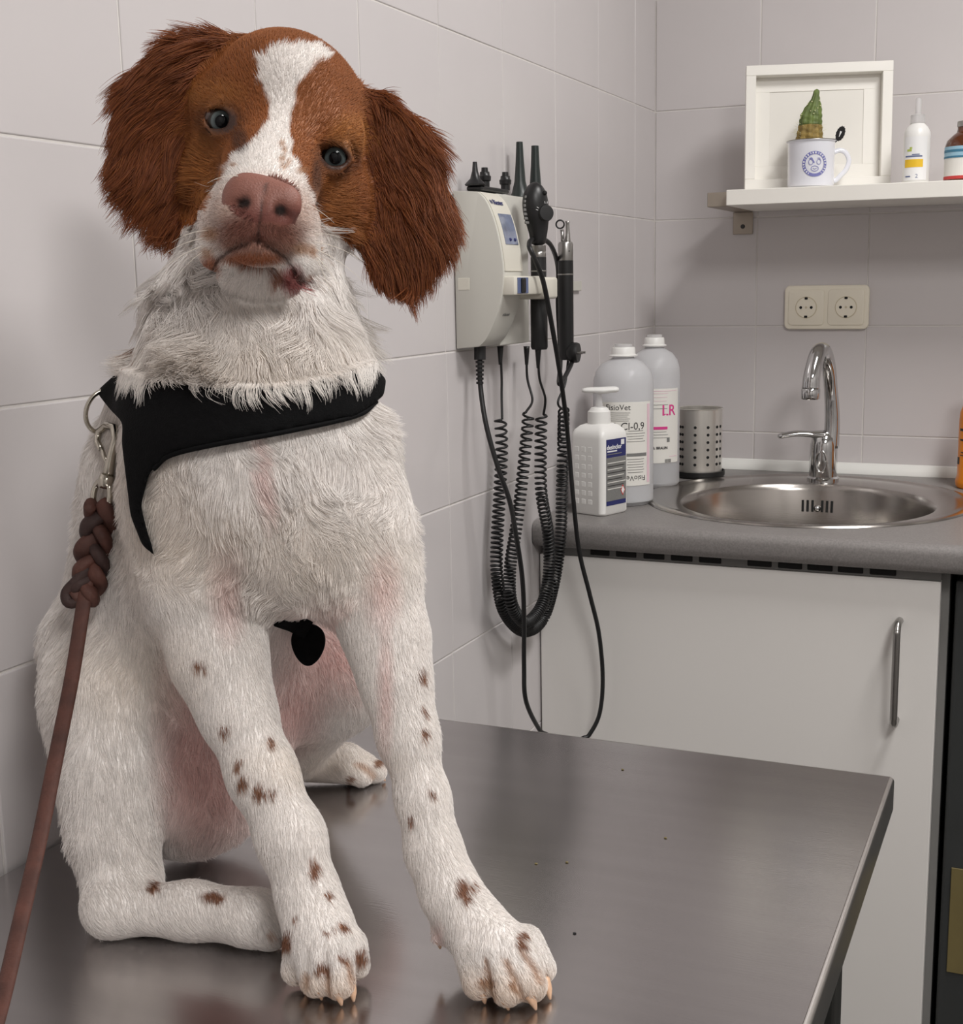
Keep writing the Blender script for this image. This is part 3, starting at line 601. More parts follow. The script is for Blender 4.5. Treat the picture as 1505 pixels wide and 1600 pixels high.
infusion('infusion_bottle', .079, -.437, .0485, .255, 'clear plastic infusion bottle with a cream label behind the pump dispenser', .045, .12, lab1)
infusion('infusion_bottle', .0735, -.246, .0445, .262, 'clear plastic infusion bottle with a white label lettered in pink', .058, .42, lab2)

# perforated steel holder on a black dish
mat('holder_steel', lin(225, 222, 216), 0.3, 0.85, noise=0.05, scale=12, stretch=(8, 8, 1))
hx, hy = .122, -.120
dsh = tag(new_obj('black_dish', bm_lathe([(0, .0005), (.044, .0005), (.047, .004), (.047, .012), (.0455, .012), (.0445, .005), (0, .004)], 44, (hx, hy, ZW)), 'black_plastic', smooth=True), 'small black round dish under the perforated steel holder', 'dish')
ch = thing('cutlery_holder', (hx, hy, ZW + .005), 'perforated stainless steel holder standing beside the infusion bottles', 'holder')
HR, HH = .0415, .124
new_obj('cylinder_wall', bm_lathe([(0, .0056), (HR, .0056), (HR, HH), (HR + .0012, HH + .0012), (HR, HH + .0022), (HR - .0012, HH + .001), (HR - .0012, .0068), (0, .0068)], 56, (hx, hy, ZW)), 'holder_steel', ch, smooth=True)
ca = math.atan2(CAM[1] - hy, CAM[0] - hx)
holes = []
for a in (-.95, -.80, -.18, .38, .86, 1.12, -.05+1.9, 2.2, -1.9, -2.3):
    for k in range(6):
        q = ca + a; z = ZW + .026 + k*.0135
        b = bm_lathe([(0, 0), (.0027, 0), (.0027, .0006), (0, .0006)], 14)
        mtx = Matrix.Translation((hx + (HR - .0001)*math.cos(q), hy + (HR - .0001)*math.sin(q), z)) @ Matrix.Rotation(q, 4, 'Z') @ Matrix.Rotation(math.pi/2, 4, 'Y')
        bmesh.ops.transform(b, matrix=mtx, verts=b.verts); new_obj('hole', b, 'black_recess', ch)

ob = thing('orange_bottle', (.6035, -.115, ZW), 'orange plastic bottle with black print at the edge of the worktop', 'bottle')
ox, oy = .6035, -.115
new_obj('bottle_body', bm_lathe([(0, .0005), (.032, .0005), (.0352, .004), (.036, .012), (.0335, .022), (.0335, .115), (.0325, .128), (.027, .143), (.019, .153), (.0145, .158), (.0145, .166), (0, .166)], 44, (ox, oy, ZW)), 'orange_plastic', ob, smooth=True)
new_obj('cap', bm_lathe([(0, .166), (.0175, .166), (.018, .168), (.0172, .188), (.015, .190), (0, .190)], 32, (ox, oy, ZW)), 'white_bottle', ob, smooth=True)
la = math.atan2(CAM[1] - oy, CAM[0] - ox)
for z, w_, h_, d_ in ((.100, .024, .0042, -.80), (.083, .020, .003, -.80), (.070, .010, .005, -.62), (.062, .016, .002, -.75), (.057, .012, .0014, -.85)): patch('print_bar', w_, h_, 'dark_print', ob, wrap=(ox, oy, .0337, la + d_, ZW + z), nx=10)
patch('dark_square', .009, .012, 'dark_print', ob, wrap=(ox, oy, .0337, la - 1.25, ZW + .047), nx=5)

# ---------------------------------------------------------------- diagnostic unit on the tiled wall
YA, YB = -.897, -.832
du = thing('diagnostic_unit', (.001, -.81, 1.153), 'beige wall-mounted diagnostic unit with a small display and curved front', 'medical device')
pz = [(.0015, 1.153), (.034, 1.156), (.044, 1.166), (.056, 1.188), (.065, 1.214), (.069, 1.240), (.0685, 1.262), (.064, 1.290), (.057, 1.316), (.047, 1.338), (.036, 1.3495), (.0015, 1.352)]
pzs = [tuple(p) for p in spline(pz[1:11], 40)]; poly = [pz[0]] + pzs + [pz[11]]
hs = new_obj('side_housing', bm_extrude(poly, (0, YA, 0), (1, 0, 0), (0, 0, 1), (0, YB - YA - .0005, 0), .0015, 2), 'beige_plastic', du, smooth=True)
new_obj('back_housing', bm_box((.0015, YB, 1.154), (.036, -.728, 1.351), .003, 2), 'beige_plastic', du, smooth=True)
up_poly = [p for p in pzs if p[1] > 1.247]
bm = bmesh.new(); rows = []
for x, z in up_poly: rows.append([bm.verts.new((x + .0012, y, z)) for y in (YA + .004, YB - .003)] + [bm.verts.new((x - .001, y, z)) for y in (YB - .003, YA + .004)])
for a, b in zip(rows, rows[1:]):
    for k in range(4): bm.faces.new((a[k], a[(k+1) % 4], b[(k+1) % 4], b[k]))
bm.faces.new(rows[0]); bm.faces.new(rows[-1])
fas = new_obj('fascia', bm, 'cream_plastic', du, smooth=True)
# surface frame on the fascia for print and display
def fas_pt(s, y, lift):   # s = height z
    xs = np.interp(s, [p[1] for p in pzs], [p[0] for p in pzs]); e = 1e-3
    x2 = np.interp(s + e, [p[1] for p in pzs], [p[0] for p in pzs]); tz = Vector((x2 - xs, 0, e)).normalized(); nn = Vector((tz.z, 0, -tz.x))
    return Vector((xs, y, s)) + nn*lift, tz, nn
def fas_patch(name, z0, z1, y0, y1, lift, m, par):
    bm = bmesh.new(); rows = []
    for s in np.linspace(z0, z1, 10):
        a, _, _ = fas_pt(s, y0, lift); b, _, _ = fas_pt(s, y1, lift); c, _, _ = fas_pt(s, y1, lift - .001); d, _, _ = fas_pt(s, y0, lift - .001); rows.append([bm.verts.new(q) for q in (a, b, c, d)])
    for a, b in zip(rows, rows[1:]):
        for k in range(4): bm.faces.new((a[k], a[(k+1) % 4], b[(k+1) % 4], b[k]))
    bm.faces.new(rows[0]); bm.faces.new(rows[-1]); return new_obj(name, bm, m, par)
disp = fas_patch('display', 1.284, 1.322, YA + .016, YB - .008, .0019, 'lcd', du)
for yy in (YA + .032, YA + .047):
    c, _, nn = fas_pt(1.290, yy, .0022); b = bmesh.new(); bmesh.ops.create_uvsphere(b, u_segments=10, v_segments=6, radius=.0022, matrix=Matrix.Translation(c)); new_obj('button', b, 'navy_print', disp)
c, tz, nn = fas_pt(1.336, (YA + YB)/2, .0017); text('brand_print', 'Riester', .0105, 'navy_print', fas, c, (0, 1, 0), tz, bold=.0001)
c, tz, nn = fas_pt(1.336, YA + .011, .0017); text('brand_mark', 'N', .0085, 'navy_print', fas, c, (0, 1, 0), tz)
c, tz, nn = fas_pt(1.196, YA + .030, .0006); text('model_print', 'ri-former', .006, 'grey_print', hs, c, (0, 1, 0), tz)
# cradle bar
XB = .083
bar = new_obj('cradle_bar', bm_box((.060, YA + .003, 1.2205), (XB, -.797, 1.2445), .003, 2), 'cream_plastic', du, smooth=True)
new_obj('switch_field', bm_box((XB, YA + .012, 1.2225), (XB + .0008, YA + .048, 1.2425), .0003, 1), 'blue_grey_print', bar)
new_obj('switch_knob', bm_box((XB, YA + .022, 1.223), (XB + .004, YA + .034, 1.242), .0018, 2), 'black_plastic', bar)
new_obj('side_mark', bm_box((.006, YA - .0008, 1.228), (.022, YA + .0002, 1.243), .0003, 1), 'cream_plastic', hs)
new_obj('cradle_hook', bm_box((.048, -.800, 1.214), (.088, -.752, 1.243), .004, 3), 'cream_plastic', du, smooth=True)
new_obj('extension_arm', bm_box((.002, -.752, 1.222), (.030, -.700, 1.242), .003, 2), 'cream_plastic', du, smooth=True)
new_obj('extension_hook', bm_box((.030, -.735, 1.218), (.052, -.690, 1.240), .003, 2), 'cream_plastic', du, smooth=True)
new_obj('extension_plate', bm_box((.0015, -.70, 1.222), (.006, -.428, 1.2375), .001, 1), 'beige_plastic', du, smooth=True)
# speculum tray on top with tips
new_obj('tip_tray', bm_box((.012, YA + .018, 1.3525), (.034, -.790, 1.358), .0015, 1), 'black_plastic', du)

def tip(name, u, vb, vt, x, prof_pts, m, label, cat, zb=None):
    p = on_x(u, vb, x); q = on_x(u, vt, x); z0 = p[2] if zb is None else zb; h = q[2] - z0
    o = tag(new_obj(name, bm_lathe([(r, z*h) for r, z in prof_pts], 28, (0, 0, 0)), m, smooth=True), label, cat, 'tips on the diagnostic unit'); o.location = (p[0], p[1], z0); return o
cone = [(0, 0), (.0125, 0), (.0135, .06), (.0115, .14), (.0065, .30), (.0038, .62), (.0027, 1.0), (0, 1.0)]
tip('ear_speculum', 743, 298, 253, .023, [(r*1.0, z) for r, z in cone], 'black_plastic', 'short black ear speculum at the edge of the diagnostic unit top', 'speculum', 1.3583)
bulb = [(0, 0), (.0062, 0), (.0062, .30), (.0078, .34), (.0082, .55), (.0066, .62), (.0062, .78), (.0045, .80), (.0042, 1.0), (0, 1.0)]
tip('adapter_tip', 758, 298, 262, .023, bulb, 'black_plastic', 'small black adapter tip beside the short ear speculum', 'adapter', 1.3583)
tip('adapter_tip', 790, 301, 269, .023, bulb, 'black_plastic', 'small black adapter tip beside the tall dark specula', 'adapter', 1.3583)
tall = [(0, 0), (.0140, 0), (.0140, .03), (.0115, .10), (.0078, .30), (.0058, .65), (.0045, 1.0), (.0036, 1.0), (0, .98)]
tip('veterinary_speculum', 813, 306, 222, .020, tall, 'dark_green_plastic', 'tall dark green speculum further from the otoscope', 'speculum', 1.3515)
tall2 = [(0, 0), (.0110, 0), (.0095, .10), (.0078, .35), (.0062, .65), (.0052, 1.0), (.0042, 1.0), (0, .98)]
tip('veterinary_speculum', 837, 306, 228, .022, tall2, 'dark_green_plastic', 'tall dark green speculum directly behind the ophthalmoscope head', 'speculum', 1.3515)

# handsets
def handset(name, u, x, v_top, v_bot, r, label, cat):
    a = on_x(u, v_top, x); b = on_x(u, v_bot, x)
    return thing(name, (b[0], b[1], b[2]), label, cat), np.array(a), np.array(b)
o1, a1, b1 = handset('ophthalmoscope', 843, .070, 402, 546, .011, 'black handheld ophthalmoscope with a teardrop head hanging in the cradle', 'medical device')
o1x, o1y = b1[0], b1[1]; zt = a1[2]
new_obj('handle', bm_lathe([(0, b1[2]), (.0100, b1[2]), (.0115, b1[2] + .003), (.0115, zt - .045), (.0105, zt - .043), (.0105, zt), (0, zt)], 32, (o1x, o1y, 0)), 'black_rubber', o1, smooth=True)
new_obj('collar', bm_lathe([(0, zt - .001), (.0098, zt - .001), (.0102, zt + .001), (.0102, zt + .006), (.0096, zt + .007), (.0102, zt + .008), (.0102, zt + .0155), (0, zt + .0155)], 32, (o1x, o1y, 0)), 'satin_steel', o1, smooth=True)
new_obj('ring_line', bm_lathe([(.0106, zt - .019), (.0109, zt - .0185), (.0109, zt - .0178), (.0106, zt - .0173)], 32, (o1x, o1y, 0), cap=False), 'satin_steel', o1, smooth=True)
bm = bmesh.new(); rows = []; nn = 28; zh = zt + .015; HH1 = .083
fwd = Vector((.75, -.66, 0)); lat = Vector((.66, .75, 0))
for s, rl, rf, off in ((0, .0098, .0098, 0), (.10, .0108, .011, 0), (.25, .0135, .0125, .0), (.42, .0170, .0150, -.002), (.60, .0185, .0165, -.0035), (.76, .0175, .0155, -.004), (.88, .0140, .0125, -.004), (.96, .0085, .0080, -.004), (1.0, .002, .002, -.004)):
    rows.append([bm.verts.new(Vector((o1x, o1y, zh + s*HH1)) + lat*(rl*math.cos(a) + off) + fwd*(rf*math.sin(a))) for a in np.linspace(0, 2*math.pi, nn + 1)[:-1]])
for a, b in zip(rows, rows[1:]):
    for k in range(nn): bm.faces.new((a[k], a[(k+1) % nn], b[(k+1) % nn], b[k]))
bm.faces.new(rows[0][::-1]); bm.faces.new(rows[-1])
hd1 = new_obj('head', bm, 'black_plastic', o1, smooth='all'); sub = hd1.modifiers.new('s', 'SUBSURF'); sub.levels = sub.render_levels = 2
hc = Vector((o1x, o1y, zh + .042)) + fwd*.0148 + lat*.004
b = bm_lathe([(0, 0), (.0105, 0), (.011, .0012), (.0100, .0035), (0, .004)], 30); zax = (fwd + Vector((0, 0, .1))).normalized(); xax = Vector((0, 0, 1)).cross(zax).normalized(); yax = zax.cross(xax)
mtx = Matrix((xax, yax, zax)).transposed().to_4x4(); mtx.translation = hc; bmesh.ops.transform(b, matrix=mtx, verts=b.verts); dial = new_obj('aperture_dial', b, 'black_rubber', hd1, smooth=True)
for k in range(7):
    a = math.radians(80 + k*14); p = hc + xax*(.0122*math.cos(a)) + yax*(.0122*math.sin(a)) + zax*.0012; q = p + xax*(.003*math.cos(a)) + yax*(.003*math.sin(a)); new_obj('dial_mark', bm_tube([p, q], .0004, 6), 'white_print', hd1)
for k in range(7):
    p = Vector((o1x, o1y, zh + .030 + k*.0055)) - lat*(.0185 + .002*math.sin(k/6*math.pi)) + fwd*.004; b = bm_box((-.0015, -.003, -.0018), (.0015, .003, .0018), .0005, 1); bmesh.ops.transform(b, matrix=Matrix.Translation(p) @ Matrix.Rotation(math.radians(-40), 4, 'Z'), verts=b.verts); new_obj('lens_wheel_tooth', b, 'cabinet_grey', hd1)
wp = Vector((o1x, o1y, zh + .068)) + lat*.004 + fwd*.0128; b = bmesh.new(); bmesh.ops.create_uvsphere(b, u_segments=12, v_segments=8, radius=.0032, matrix=Matrix.Translation(wp)); new_obj('viewing_window', b, 'black_recess', hd1, smooth='all')

o2, a2, b2_ = handset('otoscope', 885, .050, 407, 562, .011, 'black handheld otoscope with a silver head and loop lens in the rear cradle', 'medical device')
o2x, o2y = b2_[0], b2_[1]; zt2 = a2[2]
new_obj('handle', bm_lathe([(0, b2_[2]), (.0105, b2_[2]), (.0112, b2_[2] + .003), (.0112, zt2), (0, zt2)], 32, (o2x, o2y, 0)), 'black_rubber', o2, smooth=True)
new_obj('collar', bm_lathe([(0, zt2), (.0108, zt2), (.0110, zt2 + .002), (.0110, zt2 + .023), (.0098, zt2 + .026), (.0060, zt2 + .028), (0, zt2 + .028)], 32, (o2x, o2y, 0)), 'satin_steel', o2, smooth=True)
new_obj('collar_mark', bm_box((o2x + .0085, o2y - .0085, zt2 + .0125), (o2x + .0092, o2y - .0035, zt2 + .0138)), 'black_recess', o2)
new_obj('ring_line', bm_lathe([(.0112, zt2 - .021), (.0116, zt2 - .0205), (.0116, zt2 - .0195), (.0112, zt2 - .019)], 32, (o2x, o2y, 0), cap=False), 'satin_steel', o2, smooth=True)
lv = Vector((ROT[0, 0], ROT[1, 0], 0)).normalized()
new_obj('lamp_stem', bm_tube(spline([Vector((o2x, o2y, zt2 + .026)) + lv*.003, Vector((o2x, o2y, zt2 + .040)) + lv*.0035, Vector((o2x, o2y, zt2 + .056)) + lv*.003], 10), np.interp(np.linspace(0, 1, 11), [0, .5, .9, 1], [.0048, .003, .0026, .0036]), 12), 'satin_steel', o2, smooth='all')
new_obj('lens_arm', bm_tube([Vector((o2x, o2y, zt2 + .026)) - lv*.004, Vector((o2x, o2y, zt2 + .044)) - lv*.005], .0026, 10), 'satin_steel', o2, smooth='all')
lc = Vector((o2x, o2y, zt2 + .0515)) - lv*.0075
new_obj('lens_ring', bm_tube([lc + lv*(.0058*math.cos(a)) + Vector((0, 0, .0058*math.sin(a))) for a in np.linspace(0, 2*math.pi, 25)[:-1]], .0012, 8, closed=True), 'black_plastic', o2, smooth='all')

# cords: a path near the wall, straight ends and a coiled middle
def wall_path(pts, n=60): return spline([on_x(u, v, x) if x > 0 else on_y(u, v, x) for u, v, x in pts], n)   # third value: distance from the tiled wall, or (negative) the y plane
def coil(P, R, r, pitch0, pitch1, n=10):
    d = np.r_[0, np.cumsum(np.linalg.norm(np.diff(P, axis=0), axis=1))]; L = d[-1]
    turns = L/((pitch0 + pitch1*2)/3); N = int(turns*n); s = np.linspace(0, 1, N + 1)
    dens = 1/np.interp(np.linspace(0, 1, 200), [0, .18, .35, .65, .82, 1], [pitch0, pitch0*.7, pitch1, pitch1, pitch0*.7, pitch0]); ph = np.r_[0, np.cumsum(dens[:-1])]; tot = ph[-1]*L/199
    N = int(tot*n); sgrid = np.interp(np.linspace(0, ph[-1], N + 1), ph, np.linspace(0, 1, 200)); phase = np.linspace(0, 2*math.pi*tot, N + 1)
    Q = np.stack([np.interp(sgrid*L, d, P[:, i]) for i in range(3)], 1); T, A, B = frames(Q)
    return Q + R*(A*np.cos(phase)[:, None] + B*np.sin(phase)[:, None])
def straight_tube(name, pts, r, par, n=60, m='black_rubber', sides=8, end=None):
    K = [on_x(u, v, x) if x > 0 else on_y(u, v, x) for u, v, x in pts]
    if end is not None: K[-1] = end
    return new_obj(name, bm_tube(spline(K, n), r, sides), m, par, smooth='all')
R0, r0 = .0076, .00175
# ophthalmoscope cord
P = resample(wall_path([(826, 646, .042), (822, 690, .042), (815, 760, .042), (806, 830, .042), (797, 890, .042), (800, 945, .044), (822, 972, .046), (847, 945, .050), (858, 890, .052), (856, 830, .053), (846, 770, .054), (845, 700, .056), (846, 648, .056)], 240), 300); C1 = coil(P, R0, r0, .0105, .0046)
straight_tube('cord_lead', [(823, 546, .022), (824, 590, .024), (832, 625, .035), (826, 646, .042)], .0018, o1, end=C1[0])
straight_tube('cord_lead', [(841, 548, .068), (843, 590, .067), (852, 622, .062), (846, 648, .056)], .0018, o1, end=C1[-1])
new_obj('coiled_cord', bm_tube(C1, r0, 6), 'black_rubber', o1, smooth='all')
new_obj('strain_relief', bm_tube(wall_path([(823, 541, .022), (823, 570, .022)], 6), np.linspace(.0045, .0024, 7), 10), 'black_rubber', o1, smooth='all')
new_obj('strain_relief', bm_tube(wall_path([(841, 544, .070), (841, 575, .068)], 6), np.linspace(.0045, .0022, 7), 10), 'black_rubber', o1, smooth='all')
# otoscope cord
P = resample(wall_path([(782, 654, .020), (784, 700, .020), (781, 770, .020), (777, 840, .020), (777, 900, .020), (788, 955, .022), (818, 986, .025), (848, 968, .028), (866, 910, -.675), (876, 840, -.665), (878, 770, -.67), (880, 700, -.68), (881, 640, .046)], 240), 300); C2 = coil(P, R0, r0, .0105, .0046)
straight_tube('cord_lead', [(782, 546, .022), (784, 590, .022), (784, 618, .022), (771, 652, .020)], .0018, o2, end=C2[0])
straight_tube('cord_lead', [(888, 562, .050), (883, 600, .050), (872, 630, .048), (879, 640, .046)], .0018, o2, end=C2[-1])
new_obj('coiled_cord', bm_tube(C2, r0, 6), 'black_rubber', o2, smooth='all')
new_obj('strain_relief', bm_tube(wall_path([(782, 541, .022), (782, 570, .022)], 6), np.linspace(.0045, .0024, 7), 10), 'black_rubber', o2, smooth='all')
# mains cord
pc_ = thing('mains_cord', tuple(on_x(750, 545, .022)), 'thin black mains cord running from the unit down behind the table', 'cord')
new_obj('connector', bm_tube(wall_path([(750, 541, .022), (750, 562, .022)], 6), .0078, 14), 'black_rubber', pc_, smooth=True)
for k in range(6): new_obj('relief_rib', bm_tube(wall_path([(750, 564 + k*6.5, .022), (750, 567.5 + k*6.5, .022)], 3), .0058 - .0002*k, 12), 'black_rubber', pc_, smooth=True)
straight_tube('cable', [(750, 560, .022), (751, 605, .023), (760, 665, .034), (778, 730, .048), (797, 785, .060), (807, 840, .066), (816, 900, .066), (819, 960, .060), (819, 1040, .055), (822, 1095, .055), (843, 1140, .05), (862, 1160, .05), (870, 1250, .05)], .0033, pc_, 110)
pc2 = thing('plug_cord', tuple(on_x(895, 552, .055)), 'black cord with a round plug looped over the ophthalmoscope neck', 'cord')
straight_tube('cable', [(897, 556, .052), (890, 575, .064), (874, 600, .070), (876, 560, .030), (872, 480, .028), (872, 420, .030), (862, 385, .052), (846, 373, .056), (832, 374, .066), (827, 384, .080), (836, 405, .088), (849, 440, .092), (861, 500, .092), (873, 570, .090), (883, 640, .086), (889, 700, .082), (896, 780, -.69), (905, 860, -.672), (922, 930, -.66), (936, 990, -.65), (942, 1060, -.645), (937, 1115, -.65), (921, 1148, -.66), (905, 1165, -.67), (898, 1260, -.68)], .0034, pc2, 260)
pp = Vector(on_x(895, 551, .060)); ax = (Vector(on_x(908, 551, .060)) - pp).normalized(); ax = (lv*.8 + Vector((0.1, -.25, 0))).normalized()
b = bm_lathe([(0, -.010), (.006, -.010), (.0125, -.006), (.0150, 0), (.0150, .006), (.0140, .009), (0, .0095)], 32); zax = ax; xax = Vector((0, 0, 1)).cross(zax).normalized(); yax = zax.cross(xax); mtx = Matrix((xax, yax, zax)).transposed().to_4x4(); mtx.translation = pp
bmesh.ops.transform(b, matrix=mtx, verts=b.verts); pg = new_obj('plug', b, 'black_rubber', pc2, smooth=True)
for s in (-1, 1): new_obj('pin', bm_tube([pp + xax*(s*.0072) + ax*.009, pp + xax*(s*.0072) + ax*.0175], .0018, 10), 'satin_steel', pg)

# ---------------------------------------------------------------- the dog: one continuous body grown as a smooth blended volume
def q3(u, v, t): return np.array([(u - PCX)/FPX*t, -(v - PCY)/FPX*t, t])          # camera-aligned metres
def to_world(Q): Q = np.asarray(Q); return CAM + (Q*np.array([1, 1, -1])) @ ROT.T
def to_px(P): D = (np.asarray(P) - CAM) @ ROT; return PCX + FPX*D[..., 0]/-D[..., 2], PCY - FPX*D[..., 1]/-D[..., 2], -D[..., 2]
def t_h(u, v, h): d = ray(u, v); return (ZT + h - CAM[2])/d[2]                     # depth at a height above the table
PR = []   # (A, B, ra, rb, blend, region, hair length, flatten axis, factor)
def seg(pts, k, region, hair, flat=None, fs=1.0):
    """pts: (u, v, depth or ('h', height), radius in pixels)"""
    out = []
    for u, v, t, r in pts:
        if isinstance(t, tuple): t = t_h(u, v, t[1])
        out.append((q3(u, v, t), r*t/FPX))
    if len(out) == 1: out = out*2
    for (a, ra), (b, rb) in zip(out, out[1:]): PR.append((a, b, ra, rb, k, region, hair, flat, fs))
H = lambda h: ('h', h)
# trunk
seg([(290, 1140, 1.005, 165), (330, 930, .970, 150), (405, 750, .905, 178)], .03, 'body', .011)
seg([(440, 825, .885, 132)], .03, 'chest', .018)
seg([(395, 690, .905, 190), (400, 610, .905, 172)], .03, 'chest', .015)
seg([(540, 730, .892, 78), (560, 830, .888, 70), (572, 910, .885, 68)], .03, 'chest', .011)
seg([(290, 780, .885, 72), (305, 890, .878, 78)], .03, 'chest', .010)
seg([(262, 640, .950, 92), (225, 760, .960, 80), (190, 900, .962, 80)], .03, 'body', .011)
seg([(400, 610, .905, 160), (395, 500, .915, 128), (420, 360, .925, 112)], .03, 'neck', .040)
seg([(300, 1235, .985, 100)], .03, 'body', .009)
# hind leg on the wall side
seg([(162, 1010, .965, 96), (172, 1100, .945, 93), (176, 1210, .925, 77), (176, 1300, .915, 58), (190, 1375, .910, 52)], .02, 'thigh', .010)
seg([(192, 1385, .908, 55), (175, 1418, H(.020), 38), (300, 1423, H(.019), 37), (395, 1433, H(.022), 42)], .014, 'hind_foot', .006)
seg([(405, 1440, H(.018), 40), (424, 1458, H(.012), 24)], .008, 'paw', .005)
# far hind leg
seg([(400, 1040, 1.03, 120), (520, 1060, 1.055, 78), (462, 1182, 1.13, 36)], .025, 'thigh', .009)
seg([(462, 1188, H(.022), 30), (540, 1192, H(.020), 30)], .012, 'hind_foot', .006)
for a, b, r in (((545, 1184), (572, 1196), 17), ((552, 1192), (586, 1206), 17), ((545, 1200), (566, 1214), 15)): seg([(a[0], a[1], H(.018), 20), (b[0], b[1], H(.010), r)], .005, 'paw', .004)
# forelegs
seg([(322, 950, .878, 80), (343, 1030, .870, 66), (370, 1110, .862, 51), (410, 1210, .850, 45), (455, 1310, .840, 44), (482, 1400, .832, 41)], .016, 'foreleg', .0065)
seg([(482, 1400, .832, 44), (500, 1455, H(.034), 46), (508, 1485, H(.026), 47)], .012, 'foreleg', .005)
for a, b, r in (((470, 1480), (463, 1516), 21), ((492, 1488), (494, 1532), 23), ((524, 1488), (530, 1536), 23), ((548, 1478), (556, 1508), 20)): seg([(a[0], a[1], H(.026), 24), (b[0], b[1], H(.0125), r)], .005, 'paw', .004)
seg([(582, 915, .886, 74), (606, 1000, .876, 57), (620, 1070, .867, 46), (638, 1150, .858, 39), (661, 1250, .847, 33), (678, 1330, .839, 35), (704, 1395, .831, 38)], .016, 'foreleg', .0065)
seg([(704, 1395, .831, 41), (738, 1445, H(.034), 42), (772, 1480, H(.027), 50)], .012, 'foreleg', .005)
for a, b, r in (((738, 1488), (748, 1536), 23), ((772, 1498), (792, 1546), 24), ((802, 1490), (830, 1540), 23), ((822, 1474), (848, 1514), 19)): seg([(a[0], a[1], H(.026), 26), (b[0], b[1], H(.0125), r)], .005, 'paw', .004)
seg([(690, 1438, H(.036), 10), (684, 1466, H(.026), 9)], .006, 'paw', .003)
# head
seg([(446, 192, .925, 128)], .03, 'head', .006)
seg([(442, 150, .888, 84)], .03, 'head', .006)
seg([(336, 162, .884, 32), (368, 156, .874, 38)], .02, 'head', .005); seg([(512, 204, .874, 38), (538, 212, .886, 26)], .02, 'head', .005)
seg([(350, 268, .905, 48)], .03, 'head', .006); seg([(526, 316, .908, 50)], .03, 'head', .006)
seg([(430, 250, .868, 76), (406, 340, .797, 70)], .02, 'muzzle', .003)
seg([(354, 345, .812, 42), (343, 388, .814, 34)], .010, 'muzzle', .003); seg([(458, 355, .812, 40), (466, 408, .814, 32)], .010, 'muzzle', .003)
seg([(404, 358, .790, 44)], .012, 'muzzle', .003)
seg([(428, 395, .872, 72), (400, 424, .834, 34)], .008, 'chin', .010); seg([(366, 432, .836, 24), (446, 440, .838, 24)], .008, 'chin', .006)
seg([(384, 304, .776, 34), (440, 318, .776, 33)], .006, 'nose', 0.0, (0, 0, 1), 1.5); seg([(410, 330, .774, 20)], .008, 'nose', 0.0)
# ears
seg([(340, 88, .898, 36), (300, 112, .896, 50), (258, 168, .905, 58), (248, 255, .912, 56), (272, 330, .915, 38)], .010, 'ear', .022, (0, 0, 1), 2.6)
seg([(588, 178, .915, 36), (622, 245, .922, 52), (630, 350, .925, 68), (622, 408, .922, 42)], .010, 'ear', .020, (0, 0, 1), 2.6)

REG = ['none', 'body', 'chest', 'neck', 'thigh', 'hind_foot', 'paw', 'foreleg', 'head', 'muzzle', 'chin', 'nose', 'ear']
VOX = 0.0026
lo = np.min([np.minimum(p[0] - p[2], p[1] - p[3]) for p in PR], axis=0) - .03; hi = np.max([np.maximum(p[0] + p[2], p[1] + p[3]) for p in PR], axis=0) + .03
dims = np.ceil((hi - lo)/VOX).astype(int) + 1
GX, GY, GZ = [(lo[i] + VOX*np.arange(dims[i])).astype(np.float32) for i in range(3)]
F = np.full(dims, 0.06, np.float32); TAG = np.zeros(dims, np.uint8); LEN = np.zeros(dims, np.float32)
def sub_box(a, b, pad):
    i0 = np.clip(((np.minimum(a, b) - pad - lo)/VOX).astype(int), 0, dims - 1); i1 = np.clip(((np.maximum(a, b) + pad - lo)/VOX).astype(int) + 2, 1, dims)
    s = tuple(slice(i0[i], i1[i]) for i in range(3)); return s, GX[s[0]][:, None, None], GY[s[1]][None, :, None], GZ[s[2]][None, None, :]
def add_prim(A, B, ra, rb, k, region, hair, flat, fs):
    s, X, Y, Z = sub_box(A, B, max(ra, rb) + k + .02)
    ba = B - A; L2 = float(ba @ ba) + 1e-12
    px, py, pz = X - A[0], Y - A[1], Z - A[2]
    h = np.clip((px*ba[0] + py*ba[1] + pz*ba[2])/L2, 0, 1) if L2 > 1e-10 else np.zeros(np.broadcast(px, py, pz).shape, np.float32)
    dx, dy, dz = px - h*ba[0], py - h*ba[1], pz - h*ba[2]
    if flat is not None:
        w = dx*flat[0] + dy*flat[1] + dz*flat[2]; dx = dx + (fs - 1)*w*flat[0]; dy = dy + (fs - 1)*w*flat[1]; dz = dz + (fs - 1)*w*flat[2]
    d = (np.sqrt(dx*dx + dy*dy + dz*dz) - (ra + (rb - ra)*h)).astype(np.float32)
    if flat is not None: d = d*(0.5 if fs > 2 else .8)
    f = F[s].copy(); hh = np.clip(0.5 + 0.5*(f - d)/k, 0, 1)
    F[s] = f*(1 - hh) + d*hh - k*hh*(1 - hh)
    LEN[s] = LEN[s]*(1 - hh) + hair*hh
    TAG[s] = np.where(d < f, REG.index(region), TAG[s])
for p_ in PR: add_prim(*p_)
